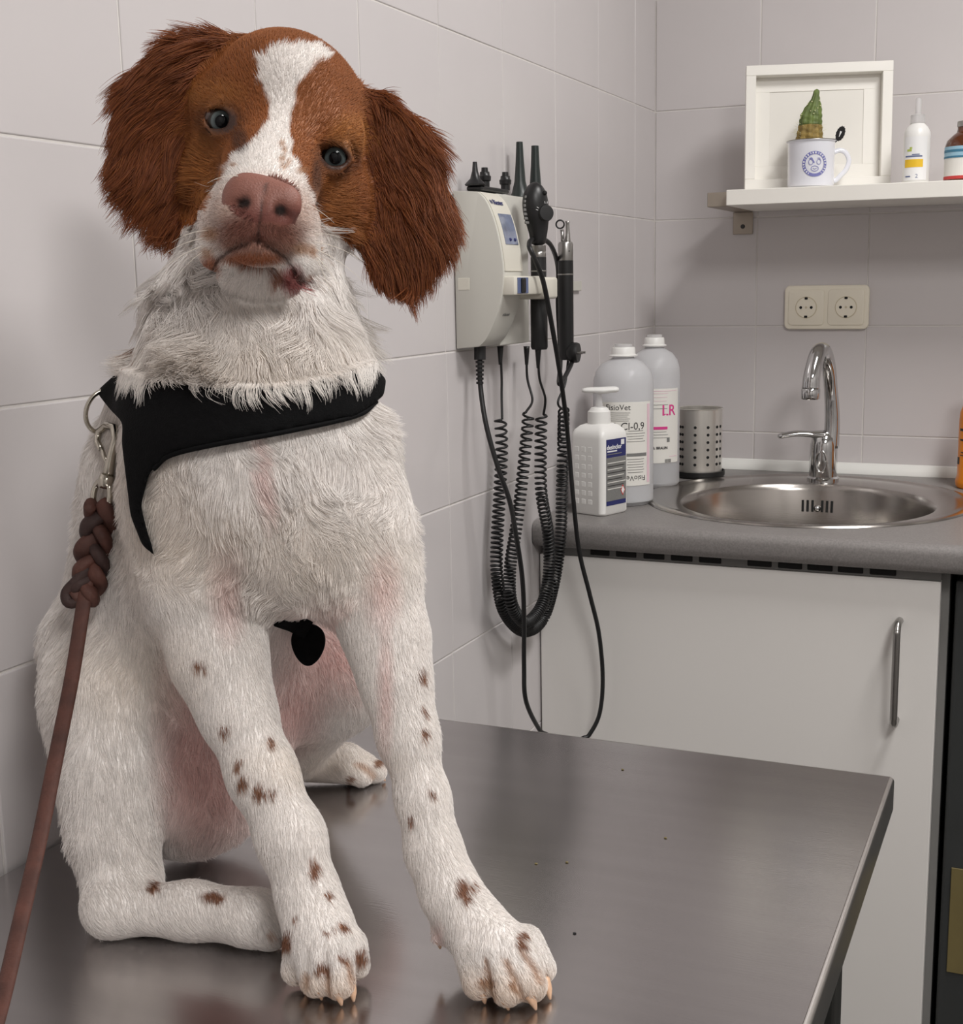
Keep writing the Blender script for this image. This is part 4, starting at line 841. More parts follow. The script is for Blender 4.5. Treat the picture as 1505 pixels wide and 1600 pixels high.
def carve(A, B, r, k=.003):
    global F
    s, X, Y, Z = sub_box(A, B, r + k + .01); ba = B - A; L2 = float(ba @ ba) + 1e-12; px, py, pz = X - A[0], Y - A[1], Z - A[2]
    h = np.clip((px*ba[0] + py*ba[1] + pz*ba[2])/L2, 0, 1); d = -(np.sqrt((px - h*ba[0])**2 + (py - h*ba[1])**2 + (pz - h*ba[2])**2) - r)
    f = F[s]; hh = np.clip(0.5 - 0.5*(f - d)/k, 0, 1); F[s] = f*(1 - hh) + d*hh + k*hh*(1 - hh)
def sample(arr, Q):
    g = np.clip((np.asarray(Q) - lo)/VOX, 0, dims - 1.001); i = g.astype(int); w = g - i; out = 0
    for a in (0, 1):
        for b in (0, 1):
            for c in (0, 1):
                out = out + arr[i[..., 0] + a, i[..., 1] + b, i[..., 2] + c]*(w[..., 0] if a else 1 - w[..., 0])*(w[..., 1] if b else 1 - w[..., 1])*(w[..., 2] if c else 1 - w[..., 2])
    return out
def surf_t(u, v):
    ts = np.arange(lo[2] + .005, hi[2] - .005, .0007); f = sample(F, np.stack([(u - PCX)/FPX*ts, -(v - PCY)/FPX*ts, ts], 1)); k = np.argmax(f < 0)
    return ts[k] if f[k] < 0 else None
EYE_R = .0118
EYES = []
for u, v in ((346, 190), (524, 247)):
    t = surf_t(u, v) + EYE_R*.92; EYES.append(q3(u, v, t)); n0 = len(PR); ts_ = t - EYE_R*.92
    seg([(u - 25, v + 1, ts_ + .003, 6), (u - 13, v - 15, ts_ + .0005, 8), (u + 2, v - 20, ts_ - .001, 9), (u + 16, v - 13, ts_ + .0005, 8), (u + 25, v + 3, ts_ + .003, 6)], .004, 'head', .002)
    seg([(u - 23, v + 4, ts_ + .003, 5), (u - 10, v + 17, ts_ + .001, 6), (u + 6, v + 18, ts_ + .001, 6), (u + 23, v + 6, ts_ + .003, 5)], .004, 'head', .002)
    for p_ in PR[n0:]: add_prim(*p_)
    for dx_ in (-.0042, -.002, 0, .002, .0042): c_ = EYES[-1] + np.array([dx_, -dx_*.2 - .0013, 0]); carve(c_ - np.array([0, 0, .004]), c_ - np.array([0, 0, .030]), .0066 - abs(dx_)*.55, .0016)
# nostrils, nose groove, lip line
def groove(pts, r, dep=0.0):
    Q = [q3(u, v, surf_t(u, v) + dep) for u, v in pts]
    for a, b in zip(Q, Q[1:]): carve(a, b, r, .0025)
for pts in ([(384, 316), (377, 320), (368, 322)], [(436, 327), (443, 335), (452, 341)]): groove(pts, .0030, .0012)
groove([(415, 290), (411, 312), (407, 340), (403, 374)], .0011)
groove([(403, 374), (380, 382), (358, 390), (342, 404), (336, 418)], .0024); groove([(403, 374), (425, 386), (447, 402), (460, 424), (468, 442)], .0024)
TOEG = [[(481, 1484), (479, 1510), (478, 1540)], [(508, 1486), (511, 1515), (513, 1550)], [(538, 1482), (543, 1505), (547, 1532)], [(757, 1500), (764, 1525), (771, 1556)], [(788, 1498), (800, 1525), (814, 1556)], [(814, 1486), (830, 1508), (842, 1532)], [(410, 1446), (418, 1456), (424, 1462)], [(556, 1190), (570, 1200), (582, 1211)]]
for g_ in TOEG:
    g_ = [p_ for p_ in g_ if surf_t(*p_) is not None]
    if len(g_) > 1: groove(g_, .0022)
# clip against table and tiled wall
WZ = CAM[2] + ROT[2, 0]*GX[:, None, None] + ROT[2, 1]*GY[None, :, None] - ROT[2, 2]*GZ[None, None, :]
WX = CAM[0] + ROT[0, 0]*GX[:, None, None] + ROT[0, 1]*GY[None, :, None] - ROT[0, 2]*GZ[None, None, :]
np.maximum(F, (ZT + .0006 - WZ).astype(np.float32), out=F); np.maximum(F, (.006 - WX).astype(np.float32), out=F)

def surface_nets(G):
    ins = G < 0; nx, ny, nz = G.shape
    cnt = np.zeros((nx-1, ny-1, nz-1), np.uint8)
    for a in (0, 1):
        for b in (0, 1):
            for c in (0, 1): cnt += ins[a:nx-1+a, b:ny-1+b, c:nz-1+c]
    act = np.argwhere((cnt > 0) & (cnt < 8)); N = len(act); idx = np.full((nx-1, ny-1, nz-1), -1, np.int32); idx[act[:, 0], act[:, 1], act[:, 2]] = np.arange(N)
    corners = [(a, b, c) for a in (0, 1) for b in (0, 1) for c in (0, 1)]
    val = {c: G[act[:, 0] + c[0], act[:, 1] + c[1], act[:, 2] + c[2]] for c in corners}
    acc = np.zeros((N, 3)); num = np.zeros(N)
    for c in corners:
        for ax in range(3):
            if c[ax] == 0:
                d = list(c); d[ax] = 1; d = tuple(d); v0, v1 = val[c], val[d]; m = (v0 < 0) != (v1 < 0); tt = np.where(m, v0/(v0 - v1 + 1e-20), 0)
                p = np.array(c, float)[None] + np.zeros((N, 3)); p[:, ax] += tt; acc[m] += p[m]; num[m] += 1
    V = lo + VOX*(act + acc/num[:, None]); quads = []
    for ax in range(3):
        sl0 = [slice(None)]*3; sl1 = [slice(None)]*3; sl0[ax] = slice(0, -1); sl1[ax] = slice(1, None)
        a, b = ins[tuple(sl0)], ins[tuple(sl1)]; e = np.argwhere(a != b); o1, o2 = [(1, 2), (2, 0), (0, 1)][ax]
        e = e[(e[:, o1] > 0) & (e[:, o2] > 0) & (e[:, o1] < G.shape[o1] - 1) & (e[:, o2] < G.shape[o2] - 1)]
        sgn = a[e[:, 0], e[:, 1], e[:, 2]]
        c = []
        for d1, d2 in ((-1, -1), (0, -1), (0, 0), (-1, 0)):
            g = e.copy(); g[:, o1] += d1; g[:, o2] += d2; c.append(idx[g[:, 0], g[:, 1], g[:, 2]])
        Qd = np.stack(c, 1); Qd[~sgn] = Qd[~sgn][:, ::-1]; quads.append(Qd)
    return V, np.concatenate(quads)[:, ::-1]     # flipped: the camera frame is left-handed here
def relax(V, Fc, it, lam=.5):
    E = np.concatenate([Fc[:, [0, 1]], Fc[:, [1, 2]], Fc[:, [2, 3]], Fc[:, [3, 0]]]); a = np.r_[E[:, 0], E[:, 1]]; b = np.r_[E[:, 1], E[:, 0]]; n = np.bincount(a, minlength=len(V))
    for _ in range(it):
        M_ = np.stack([np.bincount(a, V[b, i], minlength=len(V)) for i in range(3)], 1)/n[:, None]; V = V + lam*(M_ - V)
    return V
def mesh_np(name, V, Fc):
    me = bpy.data.meshes.new(name); me.vertices.add(len(V)); me.vertices.foreach_set('co', np.ascontiguousarray(V, np.float32).ravel())
    me.loops.add(Fc.size); me.loops.foreach_set('vertex_index', np.ascontiguousarray(Fc, np.int32).ravel())
    me.polygons.add(len(Fc)); me.polygons.foreach_set('loop_start', np.arange(0, Fc.size, 4, dtype=np.int32))
    me.update(calc_edges=True); me.validate(); me.polygons.foreach_set('use_smooth', np.ones(len(me.polygons), bool)); return me
V, Q4 = surface_nets(F); V = relax(V, Q4, 2, .4)
W = to_world(V)
# keep the largest connected body only
gi = np.clip(np.rint((V - lo)/VOX).astype(int), 0, dims - 1)
def vote(V_):
    g = np.clip(np.rint((V_ - lo)/VOX).astype(int), 0, dims - 1); return TAG[g[:, 0], g[:, 1], g[:, 2]], sample(LEN, V_)

# ---- coat colours
def poly_sd(P, poly):
    P = np.asarray(P, float); poly = np.asarray(poly, float); n = len(poly); d = np.full(len(P), 1e18); s = np.ones(len(P))
    for i in range(n):
        a, b = poly[i], poly[i - 1]; e = b - a; w = P - a; c = w - e[None]*np.clip((w @ e)/(e @ e), 0, 1)[:, None]; d = np.minimum(d, (c*c).sum(1))
        c1 = P[:, 1] >= a[1]; c2 = P[:, 1] < b[1]; c3 = e[0]*w[:, 1] > e[1]*w[:, 0]; s = np.where((c1 & c2 & c3) | (~c1 & ~c2 & ~c3), -s, s)
    return s*np.sqrt(d)
BLAZE = [(400, 90), (430, 76), (466, 66), (500, 72), (524, 86), (492, 100), (467, 134), (456, 172), (451, 206), (457, 240), (478, 276), (490, 316), (497, 370), (503, 440), (480, 470), (400, 490), (330, 470), (300, 420), (305, 360), (326, 316), (346, 276), (366, 240), (398, 220), (416, 192), (422, 164), (407, 132)]
WHITE = np.array(lin(236, 231, 227)[:3]); BROWN = np.array(lin(150, 88, 40)[:3]); EARC = np.array(lin(126, 68, 35)[:3]); DARKB = np.array(lin(66, 34, 22)[:3]); TAN = np.array(lin(174, 114, 56)[:3])
PINK = np.array(lin(222, 178, 172)[:3]); SPOT = np.array(lin(128, 78, 44)[:3]); LIP = np.array(lin(118, 70, 58)[:3]); NOSE = np.array(lin(130, 84, 72)[:3]); RED = np.array(lin(150, 58, 54)[:3]); CREAM = np.array(lin(226, 208, 184)[:3])
SPOTS = [(312, 1040, 11, 6), (350, 1140, 9, 6), (422, 1160, 6, 10), (372, 1195, 6, 8), (379, 1222, 8, 11), (404, 1237, 11, 11), (425, 1238, 6, 8), (490, 1358, 9, 18), (513, 1398, 6, 9), (238, 1386, 10, 9), (333, 1402, 18, 9), (462, 1436, 5, 5), (536, 1448, 8, 7), (508, 1456, 5, 4), (521, 1452, 5, 4), (505, 1515, 12, 10), (563, 1495, 9, 14), (535, 1497, 8, 6),
         (660, 1055, 5, 12), (662, 1110, 4, 8), (663, 1147, 6, 10), (674, 1241, 7, 6), (642, 1281, 5, 9), (722, 1388, 9, 13), (727, 1404, 7, 8), (740, 1388, 4, 9), (816, 1463, 9, 7), (814, 1476, 8, 6), (760, 1535, 14, 10), (800, 1540, 8, 8), (590, 1228 - 35, 7, 6), (545, 1217, 7, 5), (448, 1470, 10, 16), (215, 505, 8, 26), (218, 530, 7, 12)]
MUZZ = [(330, 365, 13, 10), (325, 395, 9, 9), (470, 388, 14, 9), (487, 393, 6, 9), (443, 262, 6, 4), (440, 250, 5, 5), (451, 255, 4, 4), (470, 268, 8, 5), (440, 226, 4, 6), (444, 237, 4, 5), (366, 260, 5, 3)]
def mixc(c, col, w): w = np.clip(w, 0, 1)[:, None]; return c*(1 - w) + col[None]*w
def blob(u, v, cx, cy, rx, ry, soft=.35): d = np.sqrt(((u - cx)/rx)**2 + ((v - cy)/ry)**2); return np.clip((1 + soft - d)/(2*soft), 0, 1)
def wob(u, v, s=.05): return np.sin(u*s + 1.3*np.sin(v*s*1.7)) + np.sin(v*s*1.3 + 1.1*np.sin(u*s*2.1))
def coat(Q, tag):
    """tones of coat and skin, with shade painted into the creases: computed once per point of the body"""
    u = PCX + FPX*Q[:, 0]/Q[:, 2]; v = PCY - FPX*Q[:, 1]/Q[:, 2]; R_ = lambda n: tag == REG.index(n)
    c = np.repeat(WHITE[None], len(Q), 0); front = Q[:, 2] < .985
    headish = R_('head') | R_('muzzle') | R_('chin') | R_('nose') | R_('ear') | ((R_('neck')) & (v < 345))
    sd = poly_sd(np.stack([u, v], 1), BLAZE) + 2.0*wob(u, v, .11)
    br = np.where(headish, np.clip(sd/5 + .5, 0, 1), 0); br = np.where(R_('ear'), 1, br); br = np.where((Q[:, 2] > .93) & R_('head'), 1, br); br = np.where(R_('muzzle') & (v > 330) & (sd < 25), 0, br); br = np.where(R_('chin') & (v > 385), np.clip((np.abs(u - 410) - 92)/8, 0, 1), br)
    bc = np.repeat(BROWN[None], len(Q), 0)
    bc = mixc(bc, TAN, .7*blob(u, v, 335, 150, 45, 22) + .8*blob(u, v, 548, 212, 34, 30) + .6*blob(u, v, 325, 260, 26, 70) + .4*blob(u, v, 520, 330, 26, 60))
    bc = np.where(R_('ear')[:, None], EARC[None], bc)
    c = c*(1 - br[:, None]) + bc*br[:, None]
    for (eu, ev) in ((346, 190), (524, 247)): c = mixc(c, DARKB, .55*blob(u, v, eu, ev, 34, 28, .3)*headish); c = mixc(c, DARKB*.5, .9*blob(u, v, eu, ev, 25, 20, .15)*headish)
    c = mixc(c, DARKB, .7*blob(u, v, 376, 222, 12, 18)*headish + .7*blob(u, v, 492, 280, 8, 26)*headish)
    mz = headish & (Q[:, 2] < .89); lines = []
    mzt = R_('muzzle') | R_('chin') | R_('nose'); c = mixc(c, np.array(lin(186, 146, 124)[:3]), .7*blob(u, v, 408, 338, 84, 56, .35)*mzt); c = mixc(c, np.array(lin(146, 98, 78)[:3]), .88*blob(u, v, 405, 374, 64, 36, .22)*mzt); c = mixc(c, LIP, .85*blob(u, v, 405, 356, 60, 24, .4)*mzt)
    for a in MUZZ: c = mixc(c, np.array(lin(176, 132, 96)[:3]), .75*blob(u, v, *a, .5)*mz)
    c = mixc(c, np.array(lin(160, 92, 50)[:3]), .9*blob(u, v, 328, 422, 16, 20)*mz + .8*blob(u, v, 432, 432, 12, 14)*mz + .8*blob(u, v, 488, 442, 12, 12)*mz + .9*blob(u, v, 392, 404, 52, 9)*mz)
    c = mixc(c, RED, .9*blob(u, v, 457, 436, 17, 22)*mz); c = mixc(c, DARKB, .8*blob(u, v, 470, 438, 5, 14)*mz)
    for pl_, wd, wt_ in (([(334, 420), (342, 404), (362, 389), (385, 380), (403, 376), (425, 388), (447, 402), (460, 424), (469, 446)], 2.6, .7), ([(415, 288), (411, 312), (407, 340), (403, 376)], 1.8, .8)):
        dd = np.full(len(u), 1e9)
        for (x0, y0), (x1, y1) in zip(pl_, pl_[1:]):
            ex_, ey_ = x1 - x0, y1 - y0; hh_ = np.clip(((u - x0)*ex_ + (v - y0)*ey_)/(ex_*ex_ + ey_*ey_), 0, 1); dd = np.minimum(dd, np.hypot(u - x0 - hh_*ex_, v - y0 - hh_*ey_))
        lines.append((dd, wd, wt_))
    nz = R_('nose') | (R_('muzzle') & (blob(u, v, 410, 310, 58, 36, .1) > .5) & (Q[:, 2] < .80))
    c = mixc(c, NOSE, nz*1.0); c = mixc(c, np.array(lin(112, 62, 54)[:3]), nz*np.clip((v - 312)/22, 0, 1)*.85)
    for (nu, nv) in ((382, 317), (438, 329)): c = mixc(c, DARKB*.25, nz*blob(u, v, nu, nv, 10, 9, .3))  # depth of the nostrils painted in as near-black
    for dd, wd, wt_ in lines: c = mixc(c, DARKB*.7, wt_*np.clip((wd + 1.5 - dd)/3, 0, 1)*mz)  # crease shade painted along the mouth line and nose groove
    bodyish = ~headish
    for a in SPOTS: c = mixc(c, SPOT, .95*blob(u, v, a[0] + 1.5*wob(u, v, .2), a[1] + 1.5*wob(v, u, .2), a[2], a[3], .3)*bodyish*(front | (a[1] < 1225) & (a[1] > 1185)))
    for pl_ in TOEG:
        dd = np.full(len(u), 1e9)
        for (x0, y0), (x1, y1) in zip(pl_, pl_[1:]):
            ex_, ey_ = x1 - x0, y1 - y0; hh_ = np.clip(((u - x0)*ex_ + (v - y0)*ey_)/(ex_*ex_ + ey_*ey_), 0, 1); dd = np.minimum(dd, np.hypot(u - x0 - hh_*ex_, v - y0 - hh_*ey_))
        c = mixc(c, np.array(lin(172, 132, 104)[:3]), .75*np.clip((9 - dd)/8, 0, 1)*R_('paw'))  # beige toe tint, also painted in as darkening between the toes
    c = mixc(c, np.array(lin(206, 178, 150)[:3]), .45*R_('paw')*np.clip((v - 1500)/50, 0, 1))
    for a in ((402, 715, 10, 50), (356, 920, 22, 60), (596, 915, 22, 50), (415, 770, 10, 40), (300, 1150, 45, 130), (520, 1020, 70, 60), (455, 1110, 40, 50), (345, 1230, 60, 80), (684, 1462, 8, 20), (602, 1080, 10, 80)): c = mixc(c, PINK, (.65 if a[2] > 35 else .38)*blob(u, v, *a, .7)*bodyish*(~R_('foreleg') if a[2] > 35 else 1))
    for a in ((480, 620 + 250, 120, 60), (290, 850, 60, 60), (200, 1050, 80, 60), (400, 560, 150, 60), (500, 1195, 90, 30), (230, 740, 50, 120)): c = mixc(c, CREAM, .22*blob(u, v, *a, .8)*bodyish)
    return c
tags, lens = vote(V); cols = coat(V, tags)
mat_skin = attr_mat('coat_skin', 0.55, bump=0.35)
me = mesh_np('dog', W - np.array([.25, -1.72, ZT]), Q4)
ca = me.attributes.new('coat_colour', 'FLOAT_COLOR', 'POINT'); ca.data.foreach_set('color', np.c_[cols, np.ones(len(cols))].astype(np.float32).ravel())
me.materials.append(mat_skin)
dog = bpy.data.objects.new('dog', me); COL.objects.link(dog); dog.location = (.25, -1.72, ZT)
tag(dog, 'white and russet spaniel-like dog sitting on the steel table with tilted head', 'dog')

# ---- harness polygon, needed so that no hair grows under it
HARN = [(150, 612), (192, 574), (250, 596), (330, 606), (430, 604), (520, 588), (578, 566), (604, 592), (600, 618), (560, 650), (450, 674), (330, 696), (264, 712), (234, 738), (220, 790), (230, 830), (244, 872), (222, 852), (204, 806), (196, 740), (190, 690), (192, 660), (172, 640)]

# ---- fur
NRM = np.zeros_like(W); 
tri = W[Q4]; fn = np.cross(tri[:, 2] - tri[:, 0], tri[:, 3] - tri[:, 1]); area = np.linalg.norm(fn, axis=1)/2
for k in range(4):
    for i in range(3): NRM[:, i] += np.bincount(Q4[:, k], fn[:, i], minlength=len(W))
NRM /= np.linalg.norm(NRM, axis=1)[:, None] + 1e-12
ftag = tags[Q4[:, 0]]; flen = lens[Q4].mean(1)
DENS = {'body': 42, 'chest': 52, 'neck': 60, 'thigh': 48, 'hind_foot': 60, 'paw': 85, 'foreleg': 60, 'head': 75, 'muzzle': 80, 'chin': 70, 'nose': 0, 'ear': 75, 'none': 0}   # per square centimetre
dens = np.array([DENS[n] for n in REG], float)[ftag]*1e4
fz = W[Q4[:, 0], 2]; dens[fz < ZT + .0025] = 0; dens[W[Q4[:, 0], 0] < .010] = 0
expn = area*dens; cntf = np.floor(expn + rng.random(len(expn))).astype(int); fi = np.repeat(np.arange(len(Q4)), cntf); NH = len(fi)
r1, r2 = rng.random(NH), rng.random(NH); qv = Q4[fi]; wts = np.stack([(1-r1)*(1-r2), r1*(1-r2), r1*r2, (1-r1)*r2], 1)
root = (W[qv]*wts[..., None]).sum(1); hn = (NRM[qv]*wts[..., None]).sum(1); hn /= np.linalg.norm(hn, axis=1)[:, None]
rootq = (V[qv]*wts[..., None]).sum(1); htag = tags[qv[:, 0]]; hlen = (lens[qv]*wts).sum(1)
hcol = coat(rootq, htag)
hu = PCX + FPX*rootq[:, 0]/rootq[:, 2]; hv = PCY - FPX*rootq[:, 1]/rootq[:, 2]
keep = np.ones(NH, bool)
hsd = poly_sd(np.stack([hu, hv], 1), HARN); keep &= ~((hsd < np.where(hv < 622, 5, -5)) & (hv > 560) & (htag != REG.index('ear')))
for e in EYES: ew = to_world(e); keep &= ~((np.hypot((hu - PCX - FPX*e[0]/e[2])/26, (hv - PCY + FPX*e[1]/e[2])/23) < 1) & (rootq[:, 2] < e[2] + .01))
keep &= hlen > .0012
root, hn, rootq, htag, hlen, hcol, hu, hv = [a[keep] for a in (root, hn, rootq, htag, hlen, hcol, hu, hv)]; NH = len(root)
RGT, UPW, BCK = ROT[:, 0], ROT[:, 1], ROT[:, 2]
is_ = lambda n: htag == REG.index(n)
comb = np.tile(np.array([0, 0, -1.0]), (NH, 1))
nose_w = to_world(q3(412, 330, .765))
away = root - nose_w; away /= np.linalg.norm(away, axis=1)[:, None] + 1e-9
fm = is_('head') | is_('muzzle') | is_('chin'); comb[fm] = away[fm]
eL = is_('ear') & (hu < 430); eR = is_('ear') & (hu > 430)
comb[eL] = (-.75*RGT - .75*UPW)[None]; comb[eR] = (.30*RGT - .95*UPW)[None]
lowL = eL & (hv > 200); comb[lowL] = (-.50*RGT - .9*UPW)[None]
legm = is_('foreleg'); comb[legm] = np.where((hu[legm] < 560)[:, None], np.array(.25*RGT - .95*UPW)[None], np.array(.2*RGT - .95*UPW)[None])
ft = is_('hind_foot') | is_('paw'); comb[ft] = np.array([.6, -.3, -.5])[None]
def vnoise(P, f, seed):
    r = np.random.default_rng(seed); o = np.zeros((len(P), 3))
    for k in range(5):
        K = r.normal(size=(3, 3)); K /= np.linalg.norm(K, axis=1)[:, None]; ph = r.uniform(0, 6.28, 3)
        for i in range(3): o[:, i] += np.sin(P @ K[i]*f*(1 + .45*k) + ph[i])/(1 + .4*k)
    return o/2
swirl = vnoise(root, 60, 3); fine = vnoise(root, 240, 5)
amp = np.select([is_('neck'), is_('chest'), is_('body'), is_('thigh'), is_('ear')], [.8, .45, .3, .25, .18], .12)
comb = comb + swirl*amp[:, None] + fine*(amp*.22)[:, None]
comb = comb - hn*(comb*hn).sum(1)[:, None]; comb /= np.linalg.norm(comb, axis=1)[:, None] + 1e-9
lift = np.select([is_('neck'), is_('chest'), is_('ear'), is_('thigh'), is_('body')], [.38, .26, .30, .30, .28], .24)
over = (hv < 640) & (hv > 480) & (hu > 180) & (hu < 560) & (is_('neck') | is_('chest')); ow = np.where(over, np.clip((hv - 520)/70, 0, 1), 0); lift = lift + (.60 - lift)*ow; hlen = hlen*(1 - ow) + ow*np.where(hv > 560, .023, .030)*rng.uniform(.7, 1.25, NH)
d0 = hn*lift[:, None] + comb*(1 - lift)[:, None] + rng.normal(0, .10, (NH, 3)); d0 /= np.linalg.norm(d0, axis=1)[:, None]
hlen = hlen*rng.uniform(.65, 1.2, NH)
hlen = hlen*np.where(is_('ear') & (np.abs(hu - np.where(hu < 430, 285, 590)) > 40), rng.uniform(.9, 1.6, NH), 1.0)
hlen = hlen*np.where(is_('neck') & (hv < 400), .45, 1.0)*np.where((is_('chest')) & (hv > 700), .85, 1.0)
NP = 9; S = np.linspace(0, 1, NP)
droop = np.select([is_('neck'), is_('chest'), is_('ear'), is_('thigh'), is_('body')], [.8, .7, .7, .5, .6], .25)
pts = np.zeros((NH, NP, 3)); pts[:, 0] = root - hn*.0008; dcur = d0.copy()
curl_ax = vnoise(root, 45, 11); curl_ax /= np.linalg.norm(curl_ax, axis=1)[:, None] + 1e-9
curl = np.select([is_('neck'), is_('chest'), is_('body'), is_('ear')], [.35, .25, .14, .06], .03)*np.sign(np.sin(root[:, 0]*70 + root[:, 2]*55))
for j in range(1, NP):
    dcur = dcur + (comb*.35 - hn*.10)*droop[:, None]*.30 + np.cross(curl_ax, dcur)*curl[:, None]*.7
    nd_ = (dcur*hn).sum(1); dcur = dcur + hn*np.clip(np.where(hlen > .0085, .16, .10) - nd_, 0, None)[:, None]
    dcur /= np.linalg.norm(dcur, axis=1)[:, None]; pts[:, j] = pts[:, j-1] + dcur*(hlen/(NP - 1))[:, None]
wave = np.select([is_('neck'), is_('chest') & (hlen > .02), is_('chest'), is_('ear')], [.0044, .0030, .0015, .0008], 0.0)
phs = vnoise(root, 38, 21)[:, 0]*4; wax = np.cross(d0, hn); wax /= np.linalg.norm(wax, axis=1)[:, None] + 1e-9
for j in range(1, NP): pts[:, j] += wax*(wave*np.sin(phs + S[j]*hlen/.0062)*min(1, S[j]*2))[:, None]
# gather the longer hair into locks
longm = np.where(hlen > .0085)[0]; gidx = longm[rng.permutation(len(longm))[:max(1, len(longm)//26)]]
kd = kdtree.KDTree(len(gidx))
for n_, g in enumerate(gidx): kd.insert(root[g], n_)
kd.balance()
near = np.array([gidx[kd.find(root[i])[1]] for i in longm])
cl = np.select([is_('neck'), is_('chest'), is_('ear')], [.84, .52, .58], .38)[longm]
for j in range(1, NP):
    w = (cl*(j/(NP - 1))**1.2)[:, None]; off = pts[near, j] - root[near] + root[near]; pts[longm, j] = pts[longm, j]*(1 - w) + (off + (root[longm] - root[near])*.25)*w
oi = np.where(ow > 0)[0]
def gap_(P_):   # strands that fall over the harness stay outside it
    g_ = np.zeros(NH); uu, vv, _ = to_px(P_[oi]); g_[oi] = np.clip((9 - poly_sd(np.stack([uu, vv], 1), HARN))/11, 0, 1)*.0102*(hsd2[oi] > -5); return g_
hsd2 = poly_sd(np.stack([hu, hv], 1), HARN)
for j in range(1, NP):   # nothing dips under the skin
    D_ = (pts[:, j] - CAM) @ ROT; fv_ = sample(F, D_*np.array([1, 1, -1])); pts[:, j] += hn*np.clip(np.maximum(.0005 + .0012*S[j], gap_(pts[:, j])) - fv_, 0, .02)[:, None]
pts[..., 2] = np.maximum(pts[..., 2], ZT + .0006); pts[..., 0] = np.maximum(pts[..., 0], .002)
shade = rng.uniform(.80, 1.12, NH)*np.where(is_('ear'), rng.uniform(.75, 1.25, NH), 1); hcol = np.clip(hcol*shade[:, None], 0, .95)
earglow = is_('ear') & (rng.random(NH) < .35); hcol[earglow] = hcol[earglow]*.5 + BROWN*.6
def hair_object(name, P, colr, rad, m, parent):
    n, k, _ = P.shape; hc = bpy.data.hair_curves.new(name); hc.add_curves([k]*n)
    hc.attributes['position'].data.foreach_set('vector', np.ascontiguousarray(P, np.float32).ravel())
    ra = hc.attributes.get('radius') or hc.attributes.new('radius', 'FLOAT', 'POINT'); ra.data.foreach_set('value', np.ascontiguousarray(rad, np.float32).ravel())
    c_ = hc.attributes.new('coat_colour', 'FLOAT_COLOR', 'CURVE'); c_.data.foreach_set('color', np.c_[colr, np.ones(n)].astype(np.float32).ravel())
    hc.materials.append(m); o = bpy.data.objects.new(name, hc); COL.objects.link(o); o.parent = parent; o.matrix_parent_inverse = parent.matrix_basis.inverted(); return tag(o, kind='stuff')
mat_fur = attr_mat('coat_fur', 0.62, translucent=0.22)
rbase = np.where(hlen > .0085, .00022, .00017); rad = rbase[:, None]*np.interp(S, [0, .5, 1], [1.0, .8, .18])[None]
hair_object('fur', pts, hcol, rad, mat_fur, dog)
# whiskers
wl = []
for u, v, du, dv, L_ in ((322, 372, -1, .15, 62), (318, 384, -1, .35, 70), (326, 360, -1, .05, 48), (320, 392, -1, .6, 45), (490, 378, 1, .12, 62), (494, 390, 1, .4, 64), (492, 398, .8, .8, 52), (488, 366, .9, -.1, 40), (495, 404, .5, 1, 48), (372, 275, -1, -.05, 40), (476, 318, .8, .3, 40)):
    t = surf_t(u, v) or .83; a = q3(u, v, t); d = np.array([du, -dv, -.15]); d /= np.linalg.norm(d); L_ = L_*t/FPX*1.25
    wl.append([to_world(a + d*L_*s + np.array([0, -.25*L_*s*s, .25*L_*s*s])) for s in np.linspace(0, 1, 8)])
wl = np.array(wl); hair_object('whiskers', wl, np.repeat(np.array(lin(230, 222, 210)[:3])[None], len(wl), 0), np.repeat(np.linspace(.00028, .00006, 8)[None], len(wl), 0), mat_fur, dog)
# eyes
mat_eye = attr_mat('eye_gloss', 0.05); mat_eye.node_tree.nodes['Principled BSDF'].inputs['Specular IOR Level'].default_value = 0.3
for k, e in enumerate(EYES):
    bm = bmesh.new(); bmesh.ops.create_uvsphere(bm, u_segments=48, v_segments=72, radius=EYE_R); lk = Vector(CAM - to_world(e)).normalized(); bmesh.ops.transform(bm, matrix=lk.to_track_quat('Z', 'Y').to_matrix().to_4x4(), verts=bm.verts); me = bpy.data.meshes.new('eye'); bm.to_mesh(me); bm.free(); me.polygons.foreach_set('use_smooth', [True]*len(me.polygons))
    ew = to_world(e); look = CAM - ew; look /= np.linalg.norm(look); co = np.array([v.co for v in me.vertices])/EYE_R; c_ = co @ look; ang = np.degrees(np.arccos(np.clip(c_, -1, 1)))
    cc = np.zeros((len(co), 4)); cc[:, 3] = 1
    iris = np.array(lin(84, 92, 92)[:3]); rim = np.array(lin(44, 34, 28)[:3]); white = np.array(lin(70, 52, 46)[:3])
    for i, a in enumerate(ang): cc[i, :3] = (.002, .002, .003) if a < 22 else iris*.6 if a < 26 else iris if a < 36 else rim if a < 50 else white
    at_ = me.attributes.new('coat_colour', 'FLOAT_COLOR', 'POINT'); at_.data.foreach_set('color', cc.astype(np.float32).ravel()); me.materials.append(mat_eye)
    o = new_obj('eye', me, None, dog); o.matrix_parent_inverse = dog.matrix_basis.inverted(); o.location = ew; o['label'] = 'grey-green glossy eye'
